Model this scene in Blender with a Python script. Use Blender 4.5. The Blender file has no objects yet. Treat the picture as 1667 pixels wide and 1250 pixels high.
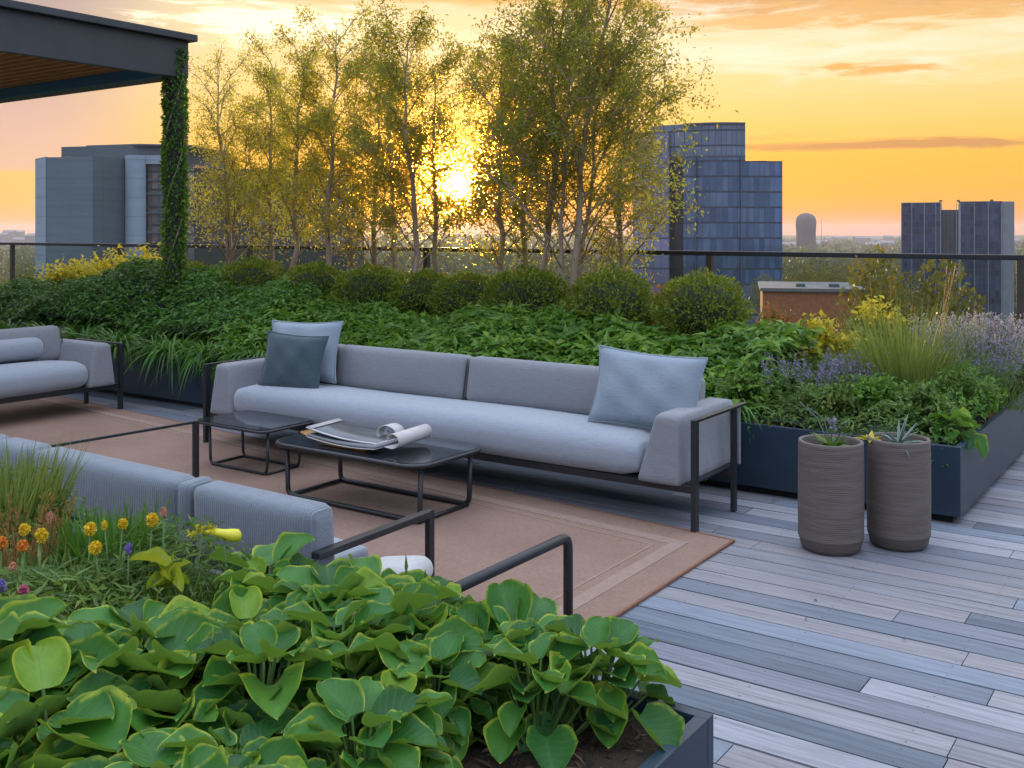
import bpy, bmesh, math, random
import numpy as np
from mathutils import Vector, Matrix

random.seed(7)
RNG = np.random.default_rng(11)
SC = bpy.context.scene
COL = SC.collection
PI = math.pi

# ------------------------------------------------------------------ frame
# terrace axes: x runs along the long sofa, y towards the railing, z up from the deck
EYE = 1.6
YAW = math.asin(0.5727)
RX, RY = math.cos(YAW), math.sin(YAW)          # camera right
FX, FY = -math.sin(YAW), math.cos(YAW)         # camera forward


def cw(X, Y, z=0.0):
    """lateral and depth metres from the viewpoint -> terrace point"""
    return Vector((X * RX + Y * FX, X * RY + Y * FY, z))


# ------------------------------------------------------------------ mesh kit
class MB:
    def __init__(self):
        self.V, self.F, self.n = [], [], 0

    def add(self, V, faces, mat=0, smooth=False, uv=None):
        V = np.asarray(V, float).reshape(-1, 3)
        if not isinstance(faces, list):
            faces = [faces]
        for f in faces:
            f = np.asarray(f, int)
            if f.size:
                self.F.append((f + self.n, mat, smooth))
        self.V.append((V, uv))
        self.n += len(V)
        return self

    def ragged(self, V, faces, mat=0, smooth=False):
        by = {}
        for f in faces:
            by.setdefault(len(f), []).append(f)
        return self.add(V, [np.array(v) for v in by.values()], mat, smooth)

    def box(self, lo, hi, mat=0, bev=0.0, M=None):
        lo, hi = np.array(lo, float), np.array(hi, float)
        if bev <= 0:
            x0, y0, z0 = lo
            x1, y1, z1 = hi
            V = np.array([(x0, y0, z0), (x1, y0, z0), (x1, y1, z0), (x0, y1, z0), (x0, y0, z1), (x1, y0, z1), (x1, y1, z1), (x0, y1, z1)])
            F = np.array([(3, 2, 1, 0), (4, 5, 6, 7), (0, 1, 5, 4), (1, 2, 6, 5), (2, 3, 7, 6), (3, 0, 4, 7)])
            if M is not None:
                V = xf(V, M)
            return self.add(V, F, mat)
        bm = bmesh.new()
        bmesh.ops.create_cube(bm, size=1)
        for v in bm.verts:
            v.co = Vector((lo[i] + (v.co[i] + 0.5) * (hi[i] - lo[i]) for i in range(3)))
        bmesh.ops.bevel(bm, geom=bm.edges[:], offset=bev, segments=2, profile=0.6, affect='EDGES')
        return self.frombm(bm, mat, M)

    def frombm(self, bm, mat=0, M=None, smooth=False):
        bm.verts.index_update()
        V = np.array([v.co[:] for v in bm.verts])
        if M is not None:
            V = xf(V, M)
        F = [[v.index for v in f.verts] for f in bm.faces]
        bm.free()
        return self.ragged(V, F, mat, smooth)

    def bar(self, p0, p1, w, h, mat=0, up=(0, 0, 1), bev=0.0):
        p0, p1 = Vector(p0), Vector(p1)
        d = p1 - p0
        L = d.length
        x = d.normalized()
        u = Vector(up)
        if abs(x.dot(u)) > 0.98:
            u = Vector((0, 1, 0))
        y = u.cross(x).normalized()
        z = x.cross(y)
        M = Matrix(((x.x, y.x, z.x, p0.x), (x.y, y.y, z.y, p0.y), (x.z, y.z, z.z, p0.z), (0, 0, 0, 1)))
        return self.box((0, -w / 2, -h / 2), (L, w / 2, h / 2), mat, bev, M)

    def tube(self, path, rad, n=8, mat=0, cap=True, smooth=True):
        P = np.asarray(path, float)
        m = len(P)
        R = np.full(m, rad) if np.isscalar(rad) else np.asarray(rad, float)
        T = np.gradient(P, axis=0)
        T /= np.linalg.norm(T, axis=1, keepdims=True) + 1e-12
        ref = np.array((0, 0, 1.0)) if abs(T[0][2]) < 0.9 else np.array((1.0, 0, 0))
        a = np.cross(T[0], ref)
        a /= np.linalg.norm(a)
        ang = np.arange(n) / n * 2 * PI + PI / n
        V = []
        for i in range(m):
            a = a - T[i] * a.dot(T[i])
            a /= np.linalg.norm(a) + 1e-12
            b = np.cross(T[i], a)
            V.append(P[i] + R[i] * (np.cos(ang)[:, None] * a + np.sin(ang)[:, None] * b))
        V = np.concatenate(V)
        i, j = np.meshgrid(np.arange(m - 1), np.arange(n), indexing='ij')
        i, j = i.ravel(), j.ravel()
        k = (j + 1) % n
        F = [np.stack([i * n + j, i * n + k, (i + 1) * n + k, (i + 1) * n + j], 1)]
        if cap:
            F += [np.arange(n)[::-1][None], np.arange(n)[None] + (m - 1) * n]
        return self.add(V, F, mat, smooth)

    def lathe(self, prof, n=32, mat=0, c=(0, 0, 0), smooth=True):
        prof = np.asarray(prof, float)
        m = len(prof)
        a = np.arange(n) / n * 2 * PI
        V = np.stack([np.outer(prof[:, 0], np.cos(a)), np.outer(prof[:, 0], np.sin(a)), np.repeat(prof[:, 1][:, None], n, 1)], 2).reshape(-1, 3) + np.array(c)
        i, j = np.meshgrid(np.arange(m - 1), np.arange(n), indexing='ij')
        i, j = i.ravel(), j.ravel()
        k = (j + 1) % n
        return self.add(V, np.stack([i * n + j, i * n + k, (i + 1) * n + k, (i + 1) * n + j], 1), mat, smooth)

    def prism(self, poly, z0, z1, mat=0):
        n = len(poly)
        V = [(p[0], p[1], z0) for p in poly] + [(p[0], p[1], z1) for p in poly]
        F = [[i, (i + 1) % n, n + (i + 1) % n, n + i] for i in range(n)] + [list(range(n))[::-1], list(range(n, 2 * n))]
        return self.ragged(np.array(V), F, mat)

    def build(self, name, mats, parent=None, loc=None):
        if not isinstance(mats, (list, tuple)):
            mats = [mats]
        me = bpy.data.meshes.new(name)
        V = np.concatenate([v for v, _ in self.V])
        me.vertices.add(len(V))
        me.vertices.foreach_set('co', V.ravel())
        cnt = np.concatenate([np.full(len(f), f.shape[1]) for f, _, _ in self.F])
        idx = np.concatenate([f.ravel() for f, _, _ in self.F])
        me.loops.add(len(idx))
        me.loops.foreach_set('vertex_index', idx.astype(np.int32))
        me.polygons.add(len(cnt))
        me.polygons.foreach_set('loop_start', np.concatenate([[0], np.cumsum(cnt)[:-1]]).astype(np.int32))
        me.polygons.foreach_set('loop_total', cnt.astype(np.int32))
        me.polygons.foreach_set('material_index', np.concatenate([np.full(len(f), m) for f, m, _ in self.F]).astype(np.int32))
        me.polygons.foreach_set('use_smooth', np.concatenate([np.full(len(f), s) for f, _, s in self.F]).astype(bool))
        if any(u is not None for _, u in self.V):
            U = np.concatenate([np.zeros((len(v), 2)) if u is None else u for v, u in self.V])
            lay = me.uv_layers.new(name='UVMap')
            lay.data.foreach_set('uv', U[idx].ravel())
        me.update(calc_edges=True)
        me.validate()
        for m in mats:
            me.materials.append(m)
        o = bpy.data.objects.new(name, me)
        COL.objects.link(o)
        if parent:
            o.parent = parent
        if loc is not None:
            o.location = loc
        return o


def xf(V, M):
    A = np.array(M)
    return V @ A[:3, :3].T + A[:3, 3]


def tag(o, label, cat, group=None, kind=None):
    if label:
        o['label'] = label
    if cat:
        o['category'] = cat
    if group:
        o['group'] = group
    if kind:
        o['kind'] = kind
    return o


def empty(name, loc=(0, 0, 0), rz=0.0):
    o = bpy.data.objects.new(name, None)
    COL.objects.link(o)
    o.location = loc
    o.rotation_euler = (0, 0, rz)
    o.empty_display_size = 0.1
    return o


def copy_tree(o, parent=None):
    c = o.copy()
    COL.objects.link(c)
    c.parent = parent
    for ch in list(o.children):
        copy_tree(ch, c)
    return c


def structure(o):
    o['kind'] = 'structure'
    return o


def soft_box(mb, size, r, cuts=7, puff=0.0, M=None, mat=0, fn=None, puffy=0.0):
    """rounded cushion block centred at the origin"""
    h = np.array(size) / 2
    bm = bmesh.new()
    bmesh.ops.create_cube(bm, size=2)
    bmesh.ops.subdivide_edges(bm, edges=bm.edges[:], cuts=cuts, use_grid_fill=True)
    # two rings close to each edge so the rounding is clean
    V = np.array([v.co[:] for v in bm.verts])
    V = np.sign(V) * np.abs(V) ** 0.55
    P = V * h
    rr = np.minimum(r, h * 0.98)
    inner = np.clip(P, -h + rr, h - rr)
    d = P - inner
    ln = np.linalg.norm(d / rr, axis=1, keepdims=True)
    P = np.where(ln > 1e-6, inner + d / np.maximum(ln, 1e-6), P)
    if puff:
        w = (1 - (P[:, 0] / h[0]) ** 4) * (1 - (P[:, 1] / h[1]) ** 2)
        P[:, 2] += puff * np.clip(w, 0, 1) * np.sign(P[:, 2]) * np.clip(np.abs(P[:, 2]) / h[2], 0, 1)
    if puffy:
        w = (1 - (P[:, 0] / h[0]) ** 4) * (1 - (P[:, 2] / h[2]) ** 2)
        P[:, 1] += puffy * np.clip(w, 0, 1) * np.sign(P[:, 1]) * np.clip(np.abs(P[:, 1]) / h[1], 0, 1)
    if fn is not None:
        P = fn(P)
    for v, p in zip(bm.verts, P):
        v.co = Vector(p)
    mb.frombm(bm, mat, M, smooth=True)
    return mb


def pillow(mb, w, h, t, M, mat=0, n=19, seed=0):
    """scatter cushion: pinched corners, full middle; lies in local x-z, thickness along y"""
    rs = np.random.default_rng(seed)
    g = np.linspace(-1, 1, n)
    a, b = np.meshgrid(g, g, indexing='ij')
    x = a * (1 - 0.085 * (1 - b ** 2)) * w / 2
    z = b * (1 - 0.085 * (1 - a ** 2)) * h / 2
    th = t / 2 * ((1 - a ** 2) * (1 - b ** 2)) ** 0.42
    cr = 0.010 * np.sin(a * 7 + 2 * b + rs.random() * 6) * np.sin(b * 5 + rs.random() * 6) * (1 - np.maximum(abs(a), abs(b)) ** 4)
    idx = np.arange(n * n).reshape(n, n)
    q = np.stack([idx[:-1, :-1], idx[1:, :-1], idx[1:, 1:], idx[:-1, 1:]], -1).reshape(-1, 4)
    Vf = np.stack([x, -th - cr, z], -1).reshape(-1, 3)
    Vb = np.stack([x, th, z], -1).reshape(-1, 3)
    Vb[np.arange(n * n)[(np.maximum(abs(a), abs(b)) > 0.999).ravel()]] += 0
    mb.add(xf(Vf, M), q, mat, True)
    mb.add(xf(Vb, M), q[:, ::-1], mat, True)
    e = np.array([(s * w / 2 * (1 - 0.085 * (1 - k ** 2)), 0, k * h / 2) for s, k in [(1, k) for k in g]])
    ring = [(k * w / 2, 0, -h / 2 * (1 - 0.085 * (1 - k ** 2))) for k in g] + [(w / 2 * (1 - 0.085 * (1 - k ** 2)), 0, k * h / 2) for k in g] + \
           [(k * w / 2, 0, h / 2 * (1 - 0.085 * (1 - k ** 2))) for k in g[::-1]] + [(-w / 2 * (1 - 0.085 * (1 - k ** 2)), 0, k * h / 2) for k in g[::-1]]
    mb.tube(xf(np.array(ring), M), 0.006, 5, mat, False)
    return mb


def fillet(pts, r, seg=4):
    """round the corners of a polyline"""
    pts = [Vector(p) for p in pts]
    out = [pts[0]]
    for a, b, c in zip(pts, pts[1:], pts[2:]):
        d0, d1 = (a - b), (c - b)
        k = min(r, d0.length * 0.45, d1.length * 0.45)
        p0, p1 = b + d0.normalized() * k, b + d1.normalized() * k
        for i in range(seg + 1):
            t = i / seg
            out.append(p0 * (1 - t) ** 2 + b * 2 * t * (1 - t) + p1 * t * t)
    out.append(pts[-1])
    return [p[:] for p in out]


def MT(loc=(0, 0, 0), rx=0, ry=0, rz=0):
    return Matrix.Translation(loc) @ Matrix.Rotation(rz, 4, 'Z') @ Matrix.Rotation(ry, 4, 'Y') @ Matrix.Rotation(rx, 4, 'X')


# ------------------------------------------------------------------ leaves
def unit(v):
    return v / (np.linalg.norm(v, axis=-1, keepdims=True) + 1e-9)


def rand_dirs(n, rng=RNG):
    return unit(rng.normal(size=(n, 3)))


LEAF_T = np.array([(0, 0, 0), (.38, .5, .10), (.38, -.5, .10), (.45, 0, 0), (1, 0, -.14)])
LEAF_F = np.array([(0, 3, 1), (0, 2, 3), (3, 4, 1), (2, 4, 3)])
DIA_T = np.array([(0, 0, 0), (.45, .5, .05), (1, 0, -.05), (.45, -.5, .05)])
DIA_F = np.array([(0, 3, 2, 1)])


def add_leaves(mb, P, A, N, L, W, mat=0, simple=False):
    T, F = (DIA_T, DIA_F) if simple else (LEAF_T, LEAF_F)
    A = unit(A)
    S = unit(np.cross(N, A))
    N = np.cross(A, S)
    n = len(P)
    L = np.broadcast_to(np.asarray(L, float), (n,))
    W = np.broadcast_to(np.asarray(W, float), (n,))
    V = P[:, None, :] + T[None, :, 0, None] * (A * L[:, None])[:, None, :] + T[None, :, 1, None] * (S * W[:, None])[:, None, :] + T[None, :, 2, None] * (N * L[:, None])[:, None, :]
    k = len(T)
    FF = (np.arange(n)[:, None, None] * k + F[None]).reshape(-1, F.shape[1])
    return mb.add(V.reshape(-1, 3), FF, mat, False)


def add_blades(mb, P, D, L, W, droop, seg=5, mat=0):
    """arching strap leaves: root points P, heading D (unit, includes rise), droop pulls tips down"""
    n = len(P)
    D = unit(D)
    L = np.broadcast_to(np.asarray(L, float), (n,))
    W = np.broadcast_to(np.asarray(W, float), (n,))
    droop = np.broadcast_to(np.asarray(droop, float), (n,))
    side = unit(np.cross(D, np.array((0, 0, 1.0)) + RNG.normal(size=(n, 3)) * 0.15))
    t = np.linspace(0, 1, seg + 1)
    C = P[:, None] + D[:, None] * (L[:, None] * t)[..., None]
    C = C + np.array((0, 0, -1.0)) * (droop[:, None] * L[:, None] * t ** 2.2)[..., None]
    w = np.clip(np.minimum(1, 2.5 * t + .45) * (1 - t ** 2.2), 0.03, 1)
    off = side[:, None] * (W[:, None] * w / 2)[..., None]
    V = np.stack([C - off, C + off], 2).reshape(n, -1, 3)
    k = (seg + 1) * 2
    i = np.arange(seg)
    f = np.stack([2 * i, 2 * i + 1, 2 * i + 3, 2 * i + 2], 1)
    F = (np.arange(n)[:, None, None] * k + f[None]).reshape(-1, 4)
    return mb.add(V.reshape(-1, 3), F, mat, True)


# ------------------------------------------------------------------ node kit
class NT:
    def __init__(self, tree):
        self.t = tree

    def n(self, typ, **kw):
        nd = self.t.nodes.new(typ)
        for k, v in kw.items():
            if k.startswith('i_'):
                nd.inputs[k[2:].replace('_', ' ')].default_value = v
            else:
                setattr(nd, k, v)
        return nd

    def set(self, sock, v):
        if isinstance(v, bpy.types.NodeSocket):
            self.t.links.new(v, sock)
        elif isinstance(v, (tuple, list)) and sock.type == 'RGBA' and len(v) == 3:
            sock.default_value = (*v, 1)
        else:
            sock.default_value = v

    def m(self, op, a, b=0.0, c=0.0, clamp=False):
        nd = self.n('ShaderNodeMath', operation=op, use_clamp=clamp)
        self.set(nd.inputs[0], a)
        self.set(nd.inputs[1], b)
        self.set(nd.inputs[2], c)
        return nd.outputs[0]

    def mix(self, f, a, b, mode='MIX'):
        nd = self.n('ShaderNodeMix', data_type='RGBA', blend_type=mode)
        self.set(nd.inputs[0], f)
        self.set(nd.inputs[6], a)
        self.set(nd.inputs[7], b)
        return nd.outputs[2]

    def smooth(self, x, a, b):
        nd = self.n('ShaderNodeMapRange', interpolation_type='SMOOTHSTEP')
        self.set(nd.inputs[0], x)
        nd.inputs[1].default_value = a
        nd.inputs[2].default_value = b
        return nd.outputs[0]

    def ramp(self, f, stops, interp='LINEAR'):
        nd = self.n('ShaderNodeValToRGB')
        r = nd.color_ramp
        r.interpolation = interp
        while len(r.elements) < len(stops):
            r.elements.new(0.5)
        for e, (p, c) in zip(r.elements, stops):
            e.position = p
            e.color = (*c, 1) if len(c) == 3 else c
        self.set(nd.inputs[0], f)
        return nd.outputs[0]

    def noise(self, vec=None, scale=5, detail=4, rough=.55, dist=0.0):
        nd = self.n('ShaderNodeTexNoise')
        nd.inputs['Scale'].default_value = scale
        nd.inputs['Detail'].default_value = detail
        nd.inputs['Roughness'].default_value = rough
        nd.inputs['Distortion'].default_value = dist
        if vec is not None:
            self.set(nd.inputs['Vector'], vec)
        return nd.outputs['Fac']

    def mapping(self, vec, scale=(1, 1, 1), loc=(0, 0, 0)):
        nd = self.n('ShaderNodeMapping')
        self.set(nd.inputs['Vector'], vec)
        nd.inputs['Scale'].default_value = scale
        nd.inputs['Location'].default_value = loc
        return nd.outputs[0]

    def dot(self, a, v):
        nd = self.n('ShaderNodeVectorMath', operation='DOT_PRODUCT')
        self.set(nd.inputs[0], a)
        nd.inputs[1].default_value = v
        return nd.outputs['Value']

    def bump(self, h, strength=.3, dist=.01):
        nd = self.n('ShaderNodeBump')
        nd.inputs['Strength'].default_value = strength
        nd.inputs['Distance'].default_value = dist
        self.set(nd.inputs['Height'], h)
        return nd.outputs[0]


def newmat(name):
    m = bpy.data.materials.new(name)
    m.use_nodes = True
    t = m.node_tree
    t.nodes.clear()
    k = NT(t)
    out = k.n('ShaderNodeOutputMaterial')
    b = k.n('ShaderNodeBsdfPrincipled')
    t.links.new(b.outputs[0], out.inputs[0])
    return m, k, b, out


def coord(k, which='Object'):
    return k.n('ShaderNodeTexCoord').outputs[which]


def plain(name, c1, c2=None, rough=.6, scale=8, stretch=(1, 1, 1), bump=0.0, bscale=60, metal=0.0, spec=.5, bdist=.004):
    m, k, b, out = newmat(name)
    v = coord(k)
    c2 = c2 or c1
    f = k.noise(k.mapping(v, stretch), scale, 5)
    k.set(b.inputs['Base Color'], k.ramp(f, [(.3, c1), (.7, c2)]))
    b.inputs['Roughness'].default_value = rough
    b.inputs['Metallic'].default_value = metal
    b.inputs['Specular IOR Level'].default_value = spec
    if bump:
        k.set(b.inputs['Normal'], k.bump(k.noise(k.mapping(v, stretch), bscale, 4), bump, bdist))
    return m


def leafmat(name, cols, transl=.35, tcol=None, rough=.5, spec=.35):
    """foliage: every leaf its own tone, light passing through"""
    m, k, b, out = newmat(name)
    g = k.n('ShaderNodeNewGeometry')
    rnd = g.outputs['Random Per Island']
    n = len(cols)
    col = k.ramp(rnd, [(i / max(1, n - 1), c) for i, c in enumerate(cols)])
    big = k.noise(coord(k), 1.7, 2)
    col = k.mix(k.smooth(big, .35, .7), col, k.mix(.55, col, (cols[0][0] * .7, cols[0][1] * .7, cols[0][2] * .7)))
    k.set(b.inputs['Base Color'], col)
    b.inputs['Roughness'].default_value = rough
    b.inputs['Specular IOR Level'].default_value = spec
    tr = k.n('ShaderNodeBsdfTranslucent')
    k.set(tr.inputs[0], k.mix(.65, col, tcol or (.35, .42, .05)))
    mx = k.n('ShaderNodeMixShader')
    mx.inputs[0].default_value = transl
    m.node_tree.links.new(b.outputs[0], mx.inputs[1])
    m.node_tree.links.new(tr.outputs[0], mx.inputs[2])
    fs = k.n('ShaderNodeBsdfRefraction')
    fs.inputs['IOR'].default_value = 1.02
    fs.inputs['Roughness'].default_value = .5
    k.set(fs.inputs[0], k.mix(.75, col, (1.0, .58, .07) if transl > .4 else (tcol or (.5, .45, .06))))
    m2 = k.n('ShaderNodeMixShader')
    m2.inputs[0].default_value = transl * .5
    m.node_tree.links.new(mx.outputs[0], m2.inputs[1])
    m.node_tree.links.new(fs.outputs[0], m2.inputs[2])
    m.node_tree.links.new(m2.outputs[0], out.inputs[0])
    return m


def fabric(name, c, c2, weave=900, rib=None, rough=.9):
    m, k, b, out = newmat(name)
    v = coord(k)
    wx = k.n('ShaderNodeTexWave', wave_type='BANDS', bands_direction='X')
    wx.inputs['Scale'].default_value = weave / 20
    k.set(wx.inputs['Vector'], v)
    wz = k.n('ShaderNodeTexWave', wave_type='BANDS', bands_direction='DIAGONAL')
    wz.inputs['Scale'].default_value = weave / 26
    k.set(wz.inputs['Vector'], v)
    fine = k.noise(v, 420, 2)
    slub = k.noise(k.mapping(v, (6, 6, 60)), 4, 3)
    col = k.mix(k.smooth(fine, .3, .7), c, c2)
    col = k.mix(k.m('MULTIPLY', slub, .35), col, tuple(x * .72 for x in c))
    hgt = k.m('ADD', k.m('MULTIPLY', fine, .6), k.m('MULTIPLY', k.m('ADD', wx.outputs[1], wz.outputs[1]), .3))
    if rib:
        w = k.n('ShaderNodeTexWave', wave_type='BANDS', bands_direction='X')
        w.inputs['Scale'].default_value = rib
        w.inputs['Distortion'].default_value = .4
        k.set(w.inputs['Vector'], v)
        hgt = k.m('ADD', hgt, k.m('MULTIPLY', w.outputs[1], 3.0))
        col = k.mix(k.m('MULTIPLY', k.m('SUBTRACT', 1.0, w.outputs[1]), .3), col, tuple(x * .55 for x in c))
    big = k.noise(v, 5, 3)
    thr = k.noise(k.mapping(v, (1, 1, 7)), 22, 4, .65)
    hgt = k.m('ADD', hgt, k.m('ADD', k.m('MULTIPLY', big, 9.0), k.m('MULTIPLY', thr, 2.2)))
    col = k.mix(k.m('MULTIPLY', k.smooth(thr, .45, .7), .3), col, tuple(x * .66 for x in c))
    k.set(b.inputs['Base Color'], col)
    b.inputs['Roughness'].default_value = rough
    b.inputs['Specular IOR Level'].default_value = .2
    b.inputs['Sheen Weight'].default_value = .25
    k.set(b.inputs['Normal'], k.bump(hgt, .45, .0022))
    return m

# ------------------------------------------------------------------ camera
cam_d = bpy.data.cameras.new('camera')
cam = bpy.data.objects.new('camera', cam_d)
COL.objects.link(cam)
cam.location = (0, 0, EYE)
cam.rotation_euler = (PI / 2, 0, YAW)
cam_d.lens = 36
cam_d.sensor_width = 36
cam_d.shift_y = -0.15
cam_d.clip_start = .05
cam_d.clip_end = 60000
SC.camera = cam

# ------------------------------------------------------------------ sky and sun
SUN = (cw(-0.0543, 1.0) + Vector((0, 0, 0.0425))).normalized()
SUN_EL = math.asin(SUN.z)
world = bpy.data.worlds.new('World')
SC.world = world
world.use_nodes = True
wt = world.node_tree
wt.nodes.clear()
k = NT(wt)
wout = k.n('ShaderNodeOutputWorld')
bg = k.n('ShaderNodeBackground')
wt.links.new(bg.outputs[0], wout.inputs[0])
gen = k.n('ShaderNodeTexCoord').outputs['Generated']
nrm = k.n('ShaderNodeVectorMath', operation='NORMALIZE')
k.set(nrm.inputs[0], gen)
d = nrm.outputs[0]
el = k.dot(d, (0, 0, 1))
fw = k.dot(d, (FX, FY, 0))
rt = k.dot(d, (RX, RY, 0))
az = k.m('ARCTAN2', rt, fw)
sd = k.m('MAXIMUM', k.dot(d, SUN[:]), 0)
elc = k.m('MAXIMUM', el, 0)
# sunset side of the dome
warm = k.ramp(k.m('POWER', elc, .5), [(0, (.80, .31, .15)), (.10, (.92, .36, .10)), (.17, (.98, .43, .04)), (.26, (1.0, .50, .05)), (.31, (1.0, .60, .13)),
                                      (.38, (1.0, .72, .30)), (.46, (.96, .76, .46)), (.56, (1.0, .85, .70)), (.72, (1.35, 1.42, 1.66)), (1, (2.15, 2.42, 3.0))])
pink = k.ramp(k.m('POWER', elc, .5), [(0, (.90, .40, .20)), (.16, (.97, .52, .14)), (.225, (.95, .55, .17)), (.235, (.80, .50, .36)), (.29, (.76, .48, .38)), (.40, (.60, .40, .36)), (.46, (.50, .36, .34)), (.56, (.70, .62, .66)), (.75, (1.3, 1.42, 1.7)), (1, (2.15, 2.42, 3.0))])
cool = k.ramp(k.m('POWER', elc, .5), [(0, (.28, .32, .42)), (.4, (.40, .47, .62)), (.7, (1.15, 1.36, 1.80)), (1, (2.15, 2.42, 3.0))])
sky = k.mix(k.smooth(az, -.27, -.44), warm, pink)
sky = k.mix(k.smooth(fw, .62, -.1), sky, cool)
# cloud layer, stretched along the horizon
cmb = k.n('ShaderNodeCombineXYZ')
k.set(cmb.inputs[0], k.m('MULTIPLY', az, 4.0))
k.set(cmb.inputs[1], k.m('MULTIPLY', el, 26.0))
n1 = k.noise(cmb.outputs[0], 2.1, 12, .66, .8)
n2 = k.noise(k.mapping(cmb.outputs[0], (1, 1.3, 1), (7.3, 2.1, 0)), 4.2, 12, .64, .6)


def patch(a0, aw, e0, ew):
    """soft mask round one bearing and height of the sky"""
    x = k.m('POWER', k.m('DIVIDE', k.m('SUBTRACT', az, a0), aw), 2.0)
    y = k.m('POWER', k.m('DIVIDE', k.m('SUBTRACT', el, e0), ew), 2.0)
    return k.m('POWER', 2.718, k.m('MULTIPLY', k.m('ADD', x, y), -1.0))


def cloud(mask, nz, lo, hi, col, sky, amt=1.0):
    f = k.smooth(k.m('ADD', k.m('MULTIPLY', mask, .42), k.m('MULTIPLY', nz, 1.0)), lo + .20, hi + .24)
    return k.mix(k.m('MULTIPLY', k.m('MULTIPLY', f, k.m('MINIMUM', k.m('MULTIPLY', mask, 3.0), 1.0)), amt), sky, col)


sky = cloud(patch(.28, .45, .165, .035), n1, .45, .80, (1.05, .93, .70), sky, .8)
sky = cloud(patch(.20, .20, .215, .035), n2, .45, .78, (1.1, 1.0, .84), sky, .9)
sky = cloud(patch(.40, .30, .222, .030), n1, .36, .58, (.78, .40, .14), sky, .95)
sky = cloud(patch(.42, .25, .20, .022), n2, .50, .68, (.88, .48, .15), sky, .9)
sky = cloud(patch(.24, .14, .193, .010), n2, .46, .68, (.90, .50, .17), sky, .9)
sky = cloud(patch(.335, .085, .147, .008), n2, .50, .68, (.90, .44, .09), sky, .92)
sky = cloud(patch(.34, .16, .078, .0055), n1, .42, .60, (.62, .27, .10), sky, .9)
sky = cloud(patch(.20, .10, .088, .006), n2, .5, .8, (.80, .40, .12), sky, .6)
sky = cloud(patch(-.06, .33, .225, .016), n1, .42, .70, (.90, .46, .13), sky, .9)
sky = cloud(patch(-.22, .13, .192, .021), n2, .46, .62, (1.5, 1.25, .85), sky, 1.0)
sky = cloud(patch(-.02, .22, .175, .03), n1, .45, .70, (1.15, .95, .62), sky, .8)
# broken high cloud elsewhere on the dome
sky = k.mix(k.m('MULTIPLY', k.smooth(k.noise(k.mapping(d, (2, 2, 5)), 1.4, 8, .6, .6), .52, .75), k.m('MULTIPLY', k.smooth(el, .28, .5), .35)), sky, (.80, .78, .82))
# brightness round the sun and the disc itself
glow = k.m('ADD', k.m('MULTIPLY', k.m('POWER', sd, 90.0), .16), k.m('ADD', k.m('MULTIPLY', k.m('POWER', sd, 900.0), .55), k.m('MULTIPLY', k.m('POWER', sd, 9000.0), 1.8)))
sky = k.mix(1.0, sky, k.mix(glow, (0, 0, 0), (1.0, .45, .04)), 'ADD')
disc = k.smooth(sd, math.cos(math.radians(.74)), math.cos(math.radians(.56)))
gsc = k.n('ShaderNodeVectorMath', operation='SCALE')
gsc.inputs[0].default_value = (1.0, .80, .42)
k.set(gsc.inputs['Scale'], k.m('MULTIPLY', disc, 14.0))
sky = k.mix(1.0, sky, gsc.outputs[0], 'ADD')
# ground half of the dome
sky = k.mix(k.smooth(el, -.004, -.03), sky, (.20, .20, .16))
nish = k.n('ShaderNodeTexSky', sky_type='NISHITA')
nish.sun_disc = False
nish.sun_elevation = SUN_EL
nish.sun_rotation = math.atan2(SUN.x, SUN.y)
nsc = k.n('ShaderNodeVectorMath', operation='SCALE')
k.set(nsc.inputs[0], nish.outputs[0])
nsc.inputs['Scale'].default_value = .02
sky = k.mix(1.0, sky, nsc.outputs[0], 'ADD')
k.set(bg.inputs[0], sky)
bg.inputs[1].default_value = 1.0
world.cycles.sampling_method = 'MANUAL'
world.cycles.sample_map_resolution = 1024

sl = bpy.data.lights.new('sun', 'SUN')
sl.energy = 5.0
sl.angle = math.radians(.6)
sl.color = (1.0, .66, .30)
so = bpy.data.objects.new('sun', sl)
COL.objects.link(so)
so.rotation_euler = (-SUN).to_track_quat('-Z', 'Y').to_euler()

SC.view_settings.view_transform = 'Standard'
SC.view_settings.look = 'None'
SC.view_settings.exposure = 0.0
SC.view_settings.gamma = 1.0
SC.render.engine = 'CYCLES'
SC.cycles.use_denoising = True
SC.cycles.denoiser = 'OPENIMAGEDENOISE'
SC.cycles.max_bounces = 7
SC.cycles.transparent_max_bounces = 24
SC.cycles.volume_bounces = 0
SC.cycles.sample_clamp_indirect = 6

# ------------------------------------------------------------------ materials
STEEL = plain('black_steel', (.010, .011, .013), (.016, .017, .020), .42, 20, bump=.05, bscale=200)
BLUEBOX = plain('planter_metal', (.010, .023, .040), (.015, .032, .053), .42, 1.6, (1, 1, 2.2), bump=.06, bscale=35, spec=.5)
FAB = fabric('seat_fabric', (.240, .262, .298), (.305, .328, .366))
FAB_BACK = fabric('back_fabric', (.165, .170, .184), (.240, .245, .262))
FAB_PILLOW = fabric('pillow_fabric', (.210, .255, .298), (.270, .318, .358))
FAB_DARK = fabric('dark_pillow_fabric', (.040, .062, .074), (.062, .088, .100))
FAB_RIB = fabric('ribbed_fabric', (.155, .178, .205), (.215, .238, .268), rib=24)
FAB_WHITE = fabric('pale_fabric', (.38, .37, .35), (.47, .46, .44))
SMOKED, k, b, out = newmat('smoked_glass')
b.inputs['Base Color'].default_value = (.015, .018, .022, 1)
b.inputs['Roughness'].default_value = .06
b.inputs['Alpha'].default_value = .72
b.inputs['Coat Weight'].default_value = .3
SOIL = plain('soil', (.018, .011, .007), (.05, .03, .018), .95, 18, bump=1.0, bscale=70, bdist=.02)
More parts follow.
